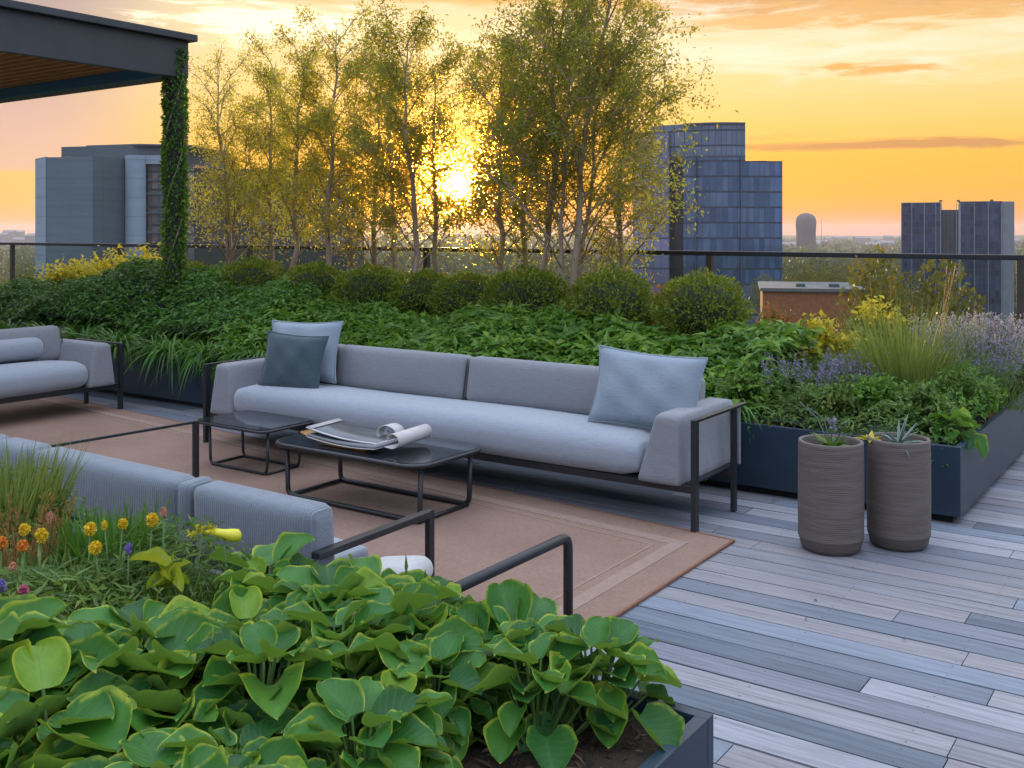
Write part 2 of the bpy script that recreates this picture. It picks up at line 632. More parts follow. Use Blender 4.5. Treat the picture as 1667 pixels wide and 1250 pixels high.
BARK = plain('bark', (.24, .165, .11), (.42, .31, .23), .85, 9, (1, 1, .25), bump=.6, bscale=60, bdist=.006)
POT, k, b, out = newmat('ribbed_pot')
v = coord(k)
w = k.n('ShaderNodeTexWave', wave_type='BANDS', bands_direction='Z')
w.inputs['Scale'].default_value = 34
w.inputs['Distortion'].default_value = 3.2
w.inputs['Detail'].default_value = 3
w.inputs['Detail Scale'].default_value = 1.5
k.set(w.inputs['Vector'], k.mapping(v, (.35, .35, 1)))
f = k.noise(k.mapping(v, (1, 1, 14)), 5, 5)
k.set(b.inputs['Base Color'], k.mix(k.m('MULTIPLY', w.outputs[1], .4), k.ramp(f, [(.3, (.090, .070, .058)), (.7, (.145, .116, .098))]), (.068, .054, .046)))
b.inputs['Roughness'].default_value = .75
k.set(b.inputs['Normal'], k.bump(k.m('ADD', w.outputs[1], k.m('MULTIPLY', k.noise(v, 80, 3), .5)), .3, .003))

# deck boards: each island a board with its own tone, grain along x
BW = .1455
DECK, k, b, out = newmat('deck_board')
g = k.n('ShaderNodeNewGeometry')
rnd = g.outputs['Random Per Island']
v = coord(k)
tone = k.ramp(rnd, [(0, (.185, .185, .200)), (.16, (.225, .215, .215)), (.32, (.250, .228, .218)), (.46, (.150, .165, .185)), (.58, (.270, .255, .252)), (.70, (.105, .125, .142)),
                    (.80, (.30, .292, .292)), (.88, (.40, .455, .50)), (.94, (.20, .225, .25))], 'CONSTANT')
off = k.n('ShaderNodeCombineXYZ')
k.set(off.inputs[2], k.m('MULTIPLY', rnd, 40.0))
vv = k.n('ShaderNodeVectorMath', operation='ADD')
k.set(vv.inputs[0], k.mapping(v, (1.1, 26, 1)))
k.set(vv.inputs[1], off.outputs[0])
grain = k.noise(vv.outputs[0], 2.2, 8, .65, .6)
stain = k.noise(k.mapping(v, (.6, 1.2, 1)), 1.1, 4)
tone = k.mix(1.0, tone, (.94, .99, 1.11), 'MULTIPLY')
c = k.mix(k.smooth(grain, .35, .75), tone, k.mix(1.0, tone, (.52, .51, .50), 'MULTIPLY'))
c = k.mix(k.m('MULTIPLY', k.smooth(stain, .45, .7), .25), c, (.15, .14, .14))
sv = k.n('ShaderNodeSeparateXYZ')
k.set(sv.inputs[0], v)
sx = k.m('MULTIPLY', k.m('SUBTRACT', k.m('FRACT', k.m('DIVIDE', sv.outputs[0], .55)), .5), .55)
yb = k.m('MULTIPLY', k.m('FRACT', k.m('DIVIDE', k.m('ADD', sv.outputs[1], 1.2), BW)), BW)
sy = k.m('SUBTRACT', k.m('ABSOLUTE', k.m('SUBTRACT', yb, .068)), .045)
scr = k.m('LESS_THAN', k.m('ADD', k.m('MULTIPLY', sx, sx), k.m('MULTIPLY', sy, sy)), .0042 ** 2)
c = k.mix(k.m('MULTIPLY', scr, .8), c, (.03, .03, .035))
k.set(b.inputs['Base Color'], c)
k.set(b.inputs['Roughness'], k.m('ADD', .42, k.m('MULTIPLY', grain, .25)))
b.inputs['Specular IOR Level'].default_value = .45
k.set(b.inputs['Normal'], k.bump(grain, .35, .004))
DARK = plain('dark_void', (.008, .008, .009), rough=.9)

RUG, k, b, out = newmat('woven_rug')
v = coord(k)
ch = k.n('ShaderNodeTexWave', wave_type='BANDS', bands_direction='Y')
ch.inputs['Scale'].default_value = 30
ch.inputs['Distortion'].default_value = 1.0
k.set(ch.inputs['Vector'], v)
cx = k.n('ShaderNodeTexWave', wave_type='BANDS', bands_direction='X')
cx.inputs['Scale'].default_value = 42
cx.inputs['Distortion'].default_value = .6
k.set(cx.inputs['Vector'], v)
wv = k.m('MULTIPLY', ch.outputs[1], cx.outputs[1])
f1 = k.noise(v, 1.3, 5)
f2 = k.noise(v, 55, 3)
c = k.ramp(f1, [(.3, (.205, .132, .100)), (.7, (.27, .180, .137))])
c = k.mix(k.m('MULTIPLY', wv, .30), c, (.34, .24, .185))
c = k.mix(k.m('MULTIPLY', k.smooth(f2, .4, .7), .3), c, (.15, .085, .06))
k.set(b.inputs['Base Color'], c)
b.inputs['Roughness'].default_value = .95
b.inputs['Specular IOR Level'].default_value = .1
k.set(b.inputs['Normal'], k.bump(k.m('ADD', wv, f2), .5, .004))
RUG_BAND = plain('rug_band', (.222, .148, .114), (.278, .188, .146), .95, 30, bump=.4, bscale=150)
RUG_EDGE = plain('rug_edge', (.16, .07, .04), (.22, .10, .06), .95, 60, bump=.5, bscale=200)

# plants
L_TREE = leafmat('tree_leaf', [(.085, .095, .018), (.12, .125, .022), (.16, .15, .028), (.22, .18, .03)], .52, (.84, .92, .10))
L_TREE_DK = leafmat('dense_tree_leaf', [(.055, .072, .016), (.080, .098, .022), (.12, .13, .026)], .42, (.76, .88, .09))
L_BOX = leafmat('box_leaf', [(.085, .140, .012), (.155, .215, .018), (.25, .30, .025)], .28, (.35, .36, .04))
L_STRAP = leafmat('strap_leaf', [(.040, .115, .012), (.062, .170, .018), (.11, .235, .026)], .28, (.20, .40, .05), .38)
L_COVER = leafmat('cover_leaf', [(.048, .130, .012), (.080, .195, .018), (.14, .27, .025), (.22, .33, .03)], .30, (.24, .42, .05), .42)
L_YELLOW = leafmat('yellow_leaf', [(.16, .22, .015), (.42, .40, .02), (.66, .54, .03), (.75, .60, .04)], .40, (.75, .62, .05))
L_RED = leafmat('russet_leaf', [(.14, .06, .018), (.20, .10, .02), (.16, .12, .02)], .4, (.55, .25, .05))
L_GRASS = leafmat('grass_blade', [(.075, .150, .028), (.12, .20, .04), (.19, .26, .06), (.27, .28, .08)], .35, (.40, .45, .08))
L_FEATHER = leafmat('feather_leaf', [(.045, .105, .018), (.075, .155, .024), (.12, .205, .034), (.19, .25, .04)], .3, (.24, .36, .05))
L_TAN = leafmat('seed_head', [(.26, .15, .05), (.36, .22, .07), (.22, .15, .05)], .3, (.5, .3, .08))
L_LAV = leafmat('lavender_flower', [(.19, .165, .26), (.26, .23, .34), (.34, .31, .42), (.17, .18, .19)], .3, (.35, .3, .5))
L_PALE = leafmat('pale_flower', [(.42, .34, .38), (.54, .47, .50), (.48, .41, .44)], .3, (.5, .4, .45))
L_SILVER = leafmat('silver_leaf', [(.12, .17, .15), (.17, .23, .21), (.22, .28, .26)], .2, (.2, .3, .2))
L_FAR = leafmat('far_leaf', [(.030, .050, .014), (.045, .065, .016), (.070, .080, .02)], .25, (.3, .3, .05))
L_FARY = leafmat('far_gold_leaf', [(.07, .09, .016), (.13, .13, .02), (.20, .17, .025)], .3, (.5, .4, .05))
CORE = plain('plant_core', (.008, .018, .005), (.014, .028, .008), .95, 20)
FL_Y = plain('yellow_petal', (.66, .43, .012), (.78, .56, .02), .6, 60, bump=.6, bscale=220)
FL_O = plain('orange_petal', (.62, .20, .02), (.72, .28, .03), .6, 60, bump=.6, bscale=220)
FL_P = plain('pink_petal', (.55, .13, .22), (.65, .22, .30), .6, 60, bump=.6, bscale=220)
FL_C = plain('coral_petal', (.48, .20, .13), (.60, .30, .20), .6, 60, bump=.6, bscale=220)
FL_V = plain('violet_petal', (.17, .12, .40), (.28, .2, .5), .6, 60, bump=.6, bscale=220)
STEM = plain('green_stem', (.06, .12, .025), (.10, .17, .04), .6, 20)

# broad leaf with veins, lime rim and a paler underside
HOSTA, k, b, out = newmat('broad_leaf')
uvn = k.n('ShaderNodeTexCoord').outputs['UV']
sep = k.n('ShaderNodeSeparateXYZ')
k.set(sep.inputs[0], uvn)
ax = k.m('ABSOLUTE', k.m('SUBTRACT', k.m('MULTIPLY', sep.outputs[0], 2.0), 1.0))
tt = sep.outputs[1]
g = k.n('ShaderNodeNewGeometry')
rnd = g.outputs['Random Per Island']
base = k.ramp(rnd, [(0, (.014, .080, .016)), (.3, (.024, .115, .018)), (.6, (.038, .150, .020)), (.85, (.070, .200, .024)), (.95, (.13, .26, .03)), (1, (.20, .33, .03))])
ob = coord(k)
mott = k.noise(ob, 22, 4)
base = k.mix(k.m('MULTIPLY', k.smooth(mott, .4, .7), .35), base, (.014, .080, .020))
vein = k.m('SINE', k.m('MULTIPLY', k.m('SUBTRACT', tt, k.m('MULTIPLY', ax, .42)), 40.0))
vline = k.m('MULTIPLY', k.smooth(vein, .80, 1.0), k.smooth(ax, .02, .15))
mid = k.smooth(ax, .055, .015)
col = k.mix(k.m('MULTIPLY', k.m('MAXIMUM', vline, mid), .28), base, (.09, .19, .045))
edge = k.m('MAXIMUM', k.smooth(ax, .86, .97), k.smooth(tt, .95, .995))
jag = k.noise(ob, 60, 3)
edge = k.m('MULTIPLY', edge, k.smooth(k.m('ADD', jag, k.m('MULTIPLY', rnd, .45)), .40, 1.0))
col = k.mix(edge, col, (.33, .38, .03))
col = k.mix(k.m('MULTIPLY', g.outputs['Backfacing'], .6), col, (.13, .22, .05))
k.set(b.inputs['Base Color'], col)
k.set(b.inputs['Roughness'], k.m('ADD', .36, k.m('MULTIPLY', mott, .25)))
b.inputs['Specular IOR Level'].default_value = .3
k.set(b.inputs['Normal'], k.bump(k.m('ADD', k.m('MULTIPLY', vein, .35), mott), .16, .004))
tr = k.n('ShaderNodeBsdfTranslucent')
k.set(tr.inputs[0], k.mix(.6, col, (.25, .45, .03)))
mx = k.n('ShaderNodeMixShader')
mx.inputs[0].default_value = .26
HOSTA.node_tree.links.new(b.outputs[0], mx.inputs[1])
HOSTA.node_tree.links.new(tr.outputs[0], mx.inputs[2])
HOSTA.node_tree.links.new(mx.outputs[0], out.inputs[0])


def broad_leaf(mb, P, A, N, L, W, cup=.16, bend=.25, roll=0.0, ph=0.0, mat=0, nx=11, nt=15):
    """heart-ovate leaf surface, base at P, axis A, upper side N"""
    t = .5 - .5 * np.cos(np.linspace(.12, 1, nt) * PI)
    t = (t - t[0]) / (t[-1] - t[0])
    s = np.linspace(-1, 1, nx)
    wt_ = np.sin(PI * (.06 + .94 * t) ** .86) ** .56 * (1 + .05 * np.sin(8 * t + ph))
    wt_[-1] = 0.004
    S, T = np.meshgrid(s, t)
    Wd = wt_[:, None] * W / 2
    X = S * Wd
    Yl = T * L - .10 * L * (np.abs(S) ** 1.5) * (1 - T) ** 3
    Z = cup * W * (np.abs(S) ** 2.4) * wt_[:, None] - bend * L * T ** 2 + .06 * L * np.sin(11 * T + ph + 3 * S) * np.abs(S) ** 3 * np.sin(PI * T) + roll * L * S * T
    Z = Z + .07 * L * np.sin(PI * T) - .05 * L * (1 - np.abs(S)) ** 4 * np.sin(PI * T)
    A = unit(np.asarray(A, float))
    Sd = unit(np.cross(A, N))
    Nn = np.cross(Sd, A)
    V = np.asarray(P) + Yl.ravel()[:, None] * A + X.ravel()[:, None] * Sd + Z.ravel()[:, None] * Nn
    i = np.arange(nx * nt).reshape(nt, nx)
    F = np.stack([i[:-1, :-1], i[:-1, 1:], i[1:, 1:], i[1:, :-1]], -1).reshape(-1, 4)
    uv = np.stack([S.ravel() * .5 + .5, T.ravel()], 1)
    return mb.add(V, F, mat, True, uv)

# ------------------------------------------------------------------ deck and rug
mb = MB()
rs = np.random.default_rng(3)
BW = .1455
yy = -1.2
while yy < 12.2:
    x0, x1 = -15.5, 7.5
    x = x0 - rs.random() * 2
    while x < x1:
        L = rs.uniform(1.3, 3.4)
        a, e = max(x, x0), min(x + L - .004, x1)
        if e - a > .05:
            dz = rs.uniform(-.0012, .0012)
            mb.box((a, yy, -.028), (e, yy + BW - .0095, 0 + dz), bev=0)
        x += L
    yy += BW
structure(mb.build('deck', DECK))
mb = MB()
mb.box((-15.6, -1.3, -.5), (7.6, 12.3, -.04))
structure(mb.build('roof_slab', DARK))

# rug with woven border lines
rc = [(-9.6, 2.45), (-2.06, 2.45), (-2.075, 4.955), (-9.6, 5.60)]
mb = MB()
mb.prism(rc, .004, .012)
rug = mb.build('rug', RUG)
tag(rug, 'tan brown woven outdoor rug lying under the sofas and tables', 'rug')


def inset_pts(d):
    (ax, ay), (bx, by), (cx_, cy_), (dx, dy) = rc
    return [(ax + d, ay + d), (bx - d, by + d), (cx_ - d, cy_ - d), (dx + d, dy - d)]


def band(mb, d, w, z, h):
    o, i = inset_pts(d), inset_pts(d + w)
    for q in range(4):
        r = (q + 1) % 4
        mb.prism([o[q], o[r], i[r], i[q]], z, z + h)


mb = MB()
band(mb, .17, .075, .010, .0045)
band(mb, .30, .012, .010, .0045)
mb.build('border_band', RUG_BAND, rug)
mb = MB()
band(mb, -.006, .014, .004, .0105)
mb.build('bound_edge', RUG_EDGE, rug)


# ------------------------------------------------------------------ sofas
def make_sofa(L, D, label, backs, group='matching grey sofas with slim black frames'):
    root = empty('sofa')
    tag(root, label, 'sofa', group)
    H = .60
    for s, x in ((1, 0.0), (-1, L)):
        m = MB()
        m.box((x - .014, -.024, 0), (x + .014, .024, H), bev=.003)
        m.build('leg', STEEL, root)
        m = MB()
        m.box((x - .013, D - .16, 0), (x + .013, D - .12, H - .0125), bev=.003)
        m.build('leg', STEEL, root)
        m = MB()
        m.box((x - .017, .0245, H - .014), (x + .017, D + .02, H), bev=.002)
        m.build('arm_rail', STEEL, root)
        # wedge arm cushion
        m = MB()

        def fn(P, s=s):
            t = np.clip((P[:, 2] + .18) / .36, 0, 1)
            Q = P.copy()
            Q[:, 0] = P[:, 0] * (1.25 - .55 * t) - s * (.035 * t)
            Q[:, 1] = P[:, 1] * (1 - .04 * t) + .03 * t
            return Q
        soft_box(m, (.22, D + .10, .375), .032, 7, M=MT((x + s * .20, D / 2 + .01, .42)), fn=fn)
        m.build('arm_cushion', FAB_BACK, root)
    m = MB()
    m.box((.0142, .0, .205), (L - .0142, .03, .245), bev=.002)
    m.box((.0142, D - .155, .205), (L - .0142, D - .125, .245), bev=.002)
    for q in range(1, 7):
        x = L * q / 7
        m.box((x - .015, .0305, .21), (x + .015, D - .1555, .24))
    m.box((.03, .032, .2405), (L - .03, D - .01, .25))
    m.build('base_frame', STEEL, root)
    m = MB()

    def sag(P):
        Q = P.copy()
        up = P[:, 2] > 0
        Q[up, 2] += .005 * np.sin(P[up, 0] * 3.1) - .015 * np.clip((P[up, 1]) / .3, -1, 1)
        # waterfall front
        f = np.clip((-P[:, 1] - .15) / .25, 0, 1)
        Q[:, 2] -= np.where(P[:, 2] > 0, .045 * f ** 2, 0)
        return Q
    soft_box(m, (L - .62, D - .02, .205), .085, 13, .022, MT((L / 2, D / 2 - .06, .352)), fn=sag)
    m.build('seat_cushion', FAB, root)
    for x0, x1 in backs:
        m = MB()
        soft_box(m, (x1 - x0 - .006, .17, .32), .05, 9, M=MT(((x0 + x1) / 2, D - .07, .585), rx=-.17), puffy=.025)
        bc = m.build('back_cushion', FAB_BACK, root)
        m = MB()
        for xx in (x1 - .001,):
            m.tube([(xx, D - .15 + .17 * (q - .5) * .35, .44 + .29 * q) for q in np.linspace(0, 1, 5)], .005, 6)
        m.build('piping', STEEL, bc)
    m = MB()
    m.box((.02, D - .01, .24), (L - .02, D + .012, .58), bev=.004)
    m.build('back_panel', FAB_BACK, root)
    return root


sofa = make_sofa(3.97, .66, 'long grey four-legged sofa in front of the green planting, with throw pillows at both ends', [(.26, .83), (.83, 2.05), (2.05, 3.25), (3.25, 3.74)])
sofa.location = (-6.275, 4.985, .0)
love = make_sofa(2.5, .66, 'shorter grey sofa with a bolster, beside the pergola end of the planting', [(.26, 1.25), (1.25, 2.26)])
love.location = (-8.07, 2.97, 0)
love.rotation_euler = (0, 0, PI / 2)

m = MB()
pillow(m, .68, .45, .16, Matrix.Identity(4), seed=1)
o = m.build('throw_pillow', FAB_PILLOW)
tag(o, 'large pale blue-grey pillow leaning at the near end of the long sofa', 'pillow')
o.location = (-2.755, 5.30, .675)
o.rotation_euler = (-.24, .05, .06)
m = MB()
pillow(m, .68, .45, .15, Matrix.Identity(4), seed=2)
o = m.build('throw_pillow', FAB_PILLOW)
tag(o, 'pale pillow standing behind the dark teal pillow on the long sofa', 'pillow')
o.location = (-5.66, 5.38, .70)
o.rotation_euler = (-.22, -.03, .10)
m = MB()
pillow(m, .52, .43, .15, Matrix.Identity(4), seed=3)
o = m.build('throw_pillow', FAB_DARK)
tag(o, 'dark teal square pillow at the far end of the long sofa', 'pillow')
o.location = (-5.55, 5.17, .64)
o.rotation_euler = (-.26, .04, .22)
m = MB()
soft_box(m, (.95, .17, .19), .085, 9, M=Matrix.Identity(4))
o = m.build('bolster', FAB)
tag(o, 'pale grey bolster lying on the shorter sofa', 'bolster')
o.location = (-8.53, 4.53, .575)
o.rotation_euler = (-.1, 0, PI / 2)

# near sofa, seen from behind
near = empty('low_sofa', (-5.18, 2.86, 0))
tag(near, 'low sofa with ribbed blue-grey back turned to the flower bed', 'sofa')
for x0, x1 in ((-1.2, -.09), (-.08, .29), (.30, 1.44), (1.45, 1.53), (1.54, 2.27)):
    m = MB()
    soft_box(m, (x1 - x0, .15, .30), .045 if x1 - x0 > .2 else .03, 8, M=MT(((x0 + x1) / 2, 0.02, .365), rx=.05), puffy=.012)
    m.build('back_cushion', FAB_RIB, near)
m = MB()
m.box((-1.2, -.03, .15), (2.24, .05, .212), bev=.004)
m.build('base_rail', BLUEBOX, near)
m = MB()
m.box((-1.2, .11, .13), (2.18, .40, .155), bev=.004)
m.build('seat_deck', STEEL, near)
m = MB()
soft_box(m, (3.3, .30, .09), .035, 8, .005, MT((.5, .27, .203)))
m.build('seat_cushion', FAB, near)
for x in (-1.0, .18, 2.05):
    m = MB()
    m.box((x - .02, .0, 0), (x + .02, .04, .149), bev=.003)
    m.build('leg', STEEL, near)
m = MB()
m.bar((2.30, -.06, .345), (2.275, .64, .345), .045, .028, bev=.004)
m.build('arm_rail', STEEL, near)
m = MB()
m.bar((2.275, .66, 0), (2.275, .66, .359), .028, .036, up=(0, 1, 0), bev=.003)
m.build('leg', STEEL, near)
m = MB()
m.bar((-.07, .25, .425), (-.01, 1.17, .425), .018, .016, bev=.003)
m.build('arm_rail', STEEL, near)
m = MB()
m.bar((-.01, 1.18, 0), (-.01, 1.18, .433), .032, .03, up=(0, 1, 0), bev=.003)
m.tube(fillet([(-.01, 1.18, .016), (.58, 1.18, .016), (.62, 1.30, .016)], .06), .008, 6)
m.build('leg', STEEL, near)

# one-armed low seat beside it
seat = empty('lounge_seat', (-2.85, 2.60, 0))
tag(seat, 'low black framed lounge seat with a single arm, half hidden by the broad leaves', 'lounge seat')
m = MB()
m.tube(fillet([(.695, -.02, .38), (.695, .875, .38), (.695, .875, .0)], .05), .02, 10)
m.build('arm_frame', STEEL, seat)
m = MB()
m.box((.02, -.05, .10), (.67, .38, .13), bev=.004)
m.tube([(.69, .87, .01), (.69, -.05, .01)], .008, 6)
m.build('base_frame', STEEL, seat)
for x, y in ((.05, 0), (.63, 0), (.05, .34), (.63, .34)):
    m = MB()
    m.box((x - .014, y - .014, 0), (x + .014, y + .014, .0995))
    m.build('leg', STEEL, seat)
m = MB()
soft_box(m, (.63, .44, .09), .035, 7, .008, MT((.345, .15, .172)))
m.build('seat_cushion', FAB, seat)
m = MB()
soft_box(m, (.25, .22, .09), .044, 9, .015, Matrix.Identity(4))
o = m.build('seat_pillow', FAB_WHITE)
tag(o, 'off-white pillow lying on the low lounge seat behind the leaves', 'pillow')
o.location = (-2.66, 3.02, .255)
o.rotation_euler = (.0, -.12, .3)

# ------------------------------------------------------------------ tables
STONE = plain('terrazzo', (.20, .19, .18), (.42, .40, .38), .6, 45, bump=.2, bscale=120)


def rounded_rect(x0, y0, x1, y1, r, seg=8):
    out = []
    for cx0, cy0, a0 in ((x1 - r, y0 + r, -90), (x1 - r, y1 - r, 0), (x0 + r, y1 - r, 90), (x0 + r, y0 + r, 180)):
        for i in range(seg + 1):
            a = math.radians(a0 + 90 * i / seg)
            out.append((cx0 + r * math.cos(a), cy0 + r * math.sin(a)))
    return out


def sled_table(name, label, loc, w, dp, h, r, rad, top):
    root = empty(name, loc)
    tag(root, label, 'table', 'black framed coffee tables with smoked glass')
    m = MB()
    m.prism(rounded_rect(-w / 2, -dp / 2, w / 2, dp / 2, r), h - .012, h)
    m.build('glass_top', top, root)
    m = MB()
    rr = rounded_rect(-w / 2 - .004, -dp / 2 - .004, w / 2 + .004, dp / 2 + .004, r + .004)
    pts = [(x, y, h - .016) for x, y in rr] + [(rr[0][0], rr[0][1], h - .016), (rr[1][0], rr[1][1], h - .016)]
    m.tube(pts, rad * .95, 8, cap=False)
    m.build('top_rim', STEEL, root)
    lx, ly = w / 2 - .05, dp / 2 - .09
    for s in (-1, 1):
        m = MB()
        m.tube(fillet([(-lx, s * ly, h - .02), (-lx + .01, s * ly, rad), (lx - .01, s * ly, rad), (lx, s * ly, h - .02)], .045), rad, 8)
        m.build('sled_frame', STEEL, root)
    for s in (-1, 1):
        m = MB()
        m.tube([(s * (lx - .02), -ly, rad), (s * (lx - .02), ly, rad)], rad * .8, 8)
        m.build('cross_rail', STEEL, root)
    return root


sled_table('coffee_table', 'larger black coffee table carrying the magazines, smoked glass top', (-4.08, 4.46, .012), 1.14, .62, .345, .12, .0150, SMOKED)
sled_table('coffee_table', 'smaller empty black coffee table by the far end of the long sofa', (-5.37, 4.66, .012), .68, .46, .315, .06, .0100, SMOKED)

t = empty('side_table', (-7.62, 2.86, .012))
tag(t, 'low speckled stone side table with dark legs, behind the tall grass', 'side table')
m = MB()
m.prism(rounded_rect(-.45, -.25, .45, .25, .05), .36, .40)
m.build('stone_top', STONE, t)
m = MB()
m.prism(rounded_rect(-.46, -.26, .46, .26, .05), .335, .3595)
m.build('top_frame', STEEL, t)
for x in (-.41, .43):
    for y in (-.2, .22):
        m = MB()
        m.box((x - .014, y - .014, 0), (x + .014, y + .014, .3345))
        m.build('leg', STEEL, t)

# magazines: bowed sheets with a rolled end
MAG = plain('magazine_cover', (.055, .066, .074), (.12, .13, .14), .28, 5, (1, 3, 1), spec=.6)
PAPER = plain('paper', (.40, .37, .36), (.52, .49, .47), .7, 9)
OCHRE = plain('ochre_cover', (.42, .22, .05), (.30, .13, .03), .5, 9)


def sheet(mb, prof, y0, y1, th, mat=0, skew=0.0):
    """sheet with an (x, z) profile, given thickness"""
    P = np.array(prof, float)
    T = np.gradient(P, axis=0)
    N = unit(np.stack([-T[:, 1], T[:, 0]], 1))
    Q = P + N * th
    n = len(P)
    V = [(p[0] + skew, y0, p[1]) for p in P] + [(p[0], y1, p[1]) for p in P] + [(p[0] + skew, y0, p[1]) for p in Q] + [(p[0], y1, p[1]) for p in Q]
    i = np.arange(n - 1)
    F = [np.stack([i, i + 1, n + i + 1, n + i], 1)[:, ::-1], np.stack([2 * n + i, 2 * n + i + 1, 3 * n + i + 1, 3 * n + i], 1),
         np.stack([i, i + 1, 2 * n + i + 1, 2 * n + i], 1), np.stack([n + i, n + i + 1, 3 * n + i + 1, 3 * n + i], 1)[:, ::-1],
         np.array([[0, n, 3 * n, 2 * n], [n - 1, 3 * n - 1, 4 * n - 1, 2 * n - 1][:1] + [2 * n - 1, 4 * n - 1, 3 * n - 1]])]
    mb.add(np.array(V), F, mat, True)


TZ = .357
mg = empty('magazine', (-4.06, 4.44, TZ), .12)
mg.scale = (.92, .92, .82)
tag(mg, 'open glossy magazine with one end rolled up, topmost on the coffee table', 'magazine')
xs = np.linspace(-.42, .16, 16)
prof = [(x, .045 + .055 * ((-x + .05) / .45) ** 2 * (x < .05)) for x in xs]
cx0, cz0, R0 = .25, .092, .062
curl = [(cx0 + R0 * (1 - .022 * i) * math.sin(a), cz0 - R0 * (1 - .022 * i) * math.cos(a)) for i, a in enumerate(np.linspace(-.35, 4.9, 22))]
m = MB()
sheet(m, prof, -.19, .15, .003)
m.build('cover_page', MAG, mg)
m = MB()
sheet(m, [(x, z + .0045) for x, z in prof[:-1]], -.188, -.168, .0025)
sheet(m, [(x + .004, z + .008) for x, z in prof[:2]], -.18, .14, .003)
m.build('page_margin', PAPER, mg)
m = MB()
sheet(m, [(.12, .047), (.17, .043)] + curl, -.20, .17, .004)
m.build('rolled_pages', PAPER, mg)
m = MB()
a = np.linspace(-.3, PI + .6, 14)
sheet(m, [(.07 + .075 * math.cos(q), .075 + .062 * math.sin(q)) for q in a], .0, .10, .004)
m.build('turned_page', PAPER, mg)
m2 = empty('magazine', (-4.10, 4.39, TZ), -.02)
tag(m2, 'grey closed magazine under the rolled one on the coffee table', 'magazine')
xs = np.linspace(-.30, .24, 12)
pr = [(x, .022 + .02 * abs(x / .3) ** 2) for x in xs]
m = MB()
sheet(m, pr, -.18, .12, .012)
m.build('cover_page', MAG, m2)
m = MB()
sheet(m, [(x, z - .004) for x, z in pr], -.186, -.1, .004)
m.build('page_margin', PAPER, m2)
m = MB()
sheet(m, [(x, .004 + .05 * np.clip((-x - .12) / .25, 0, 1) ** 1.5) for x in np.linspace(-.36, .15, 12)], -.13, .10, .008)
o = m.build('booklet', OCHRE, None, (-4.12, 4.36, TZ))
tag(o, 'ochre booklet at the bottom of the magazine pile', 'booklet')

# ------------------------------------------------------------------ planters
def planter(name, lo, hi, H, label, drop):
    root = empty(name, (lo[0], lo[1], 0))
    tag(root, label, 'planter', None)
    X, Y = hi[0] - lo[0], hi[1] - lo[1]
    t = .035
    m = MB()
    for (a, b_) in (((0, 0), (X, t)), ((0, Y - t), (X, Y)), ((0, t), (t, Y - t)), ((X - t, t), (X, Y - t))):
        m.box((a[0], a[1], .045), (b_[0], b_[1], H), bev=.003)
    m.build('metal_panel', BLUEBOX, root)
    m = MB()
    m.box((.05, .05, 0), (X - .05, Y - .05, .0445))
    m.build('plinth', DARK, root)
    m = MB()
    n = 60
    gx, gy = np.linspace(t, X - t, n), np.linspace(t, Y - t, 30)
    A, B = np.meshgrid(gx, gy, indexing='ij')
    r = np.random.default_rng(5)
    Z = H - drop + r.normal(size=A.shape) * .008
    i = np.arange(n * 30).reshape(n, 30)
    m.add(np.stack([A, B, Z], -1).reshape(-1, 3), np.stack([i[:-1, :-1], i[1:, :-1], i[1:, 1:], i[:-1, 1:]], -1).reshape(-1, 4), 0, True)
    m.build('soil', SOIL, root)
    return root


planter('planter_box', (-15.2, 5.93), (-1.183, 9.05), .425, 'long dark blue metal planter behind the sofas and beside the ribbed pots', .07)
planter('planter_box', (-5.2, .25), (-1.028, 2.332), .42, 'dark blue metal planter full of broad leaves and flowers, backing on the low sofa', .028)
# wood chips at the bare corner of the near planter
m = MB()
n = 420
P = np.stack([RNG.uniform(-1.5, -1.08, n), RNG.uniform(1.55, 2.28, n), .392 + RNG.random(n) * .02], 1)
A = rand_dirs(n)
A[:, 2] *= .25
add_leaves(m, P, A, rand_dirs(n) * .5 + np.array((0, 0, 1)), RNG.uniform(.018, .06, n), RNG.uniform(.005, .014, n), simple=True)
CHIP = leafmat('wood_chip', [(.05, .025, .012), (.10, .05, .025), (.16, .09, .05)], .0)
o = m.build('bark_mulch', CHIP)
tag(o, 'brown bark mulch on the bare corner of the near planter', 'mulch', kind='stuff')


# pots
def pot(x, y, label, hgt, r):
    root = empty('tall_pot', (x, y, 0))
    tag(root, label, 'pot', 'ribbed clay-coloured pots beside the planter')
    prof = [(0.0, .0), (r * .80, 0), (r * .92, .018), (r * .985, .06)]
    for i in range(60):
        z = .065 + (hgt - .085) * i / 59
        prof.append((r * (1 + .012 * math.sin(z * 6)) + .0006 * (i % 2), z))
    prof += [(r * 1.0, hgt - .008), (r * .985, hgt), (r * .90, hgt), (r * .88, hgt - .012), (r * .87, hgt - .09)]
    m = MB()
    m.lathe(prof, 56)
    m.build('body', POT, root)
    m = MB()
    m.lathe([(0, hgt - .04), (r * .5, hgt - .036), (r * .872, hgt - .045)][::-1], 24)
    m.build('soil', SOIL, root)
    return root


pot(-1.635, 5.14, 'left ribbed brown pot with a small blue-flowered plant', .545, .158)
pot(-1.372, 5.40, 'right ribbed brown pot with silvery narrow leaves', .545, .152)

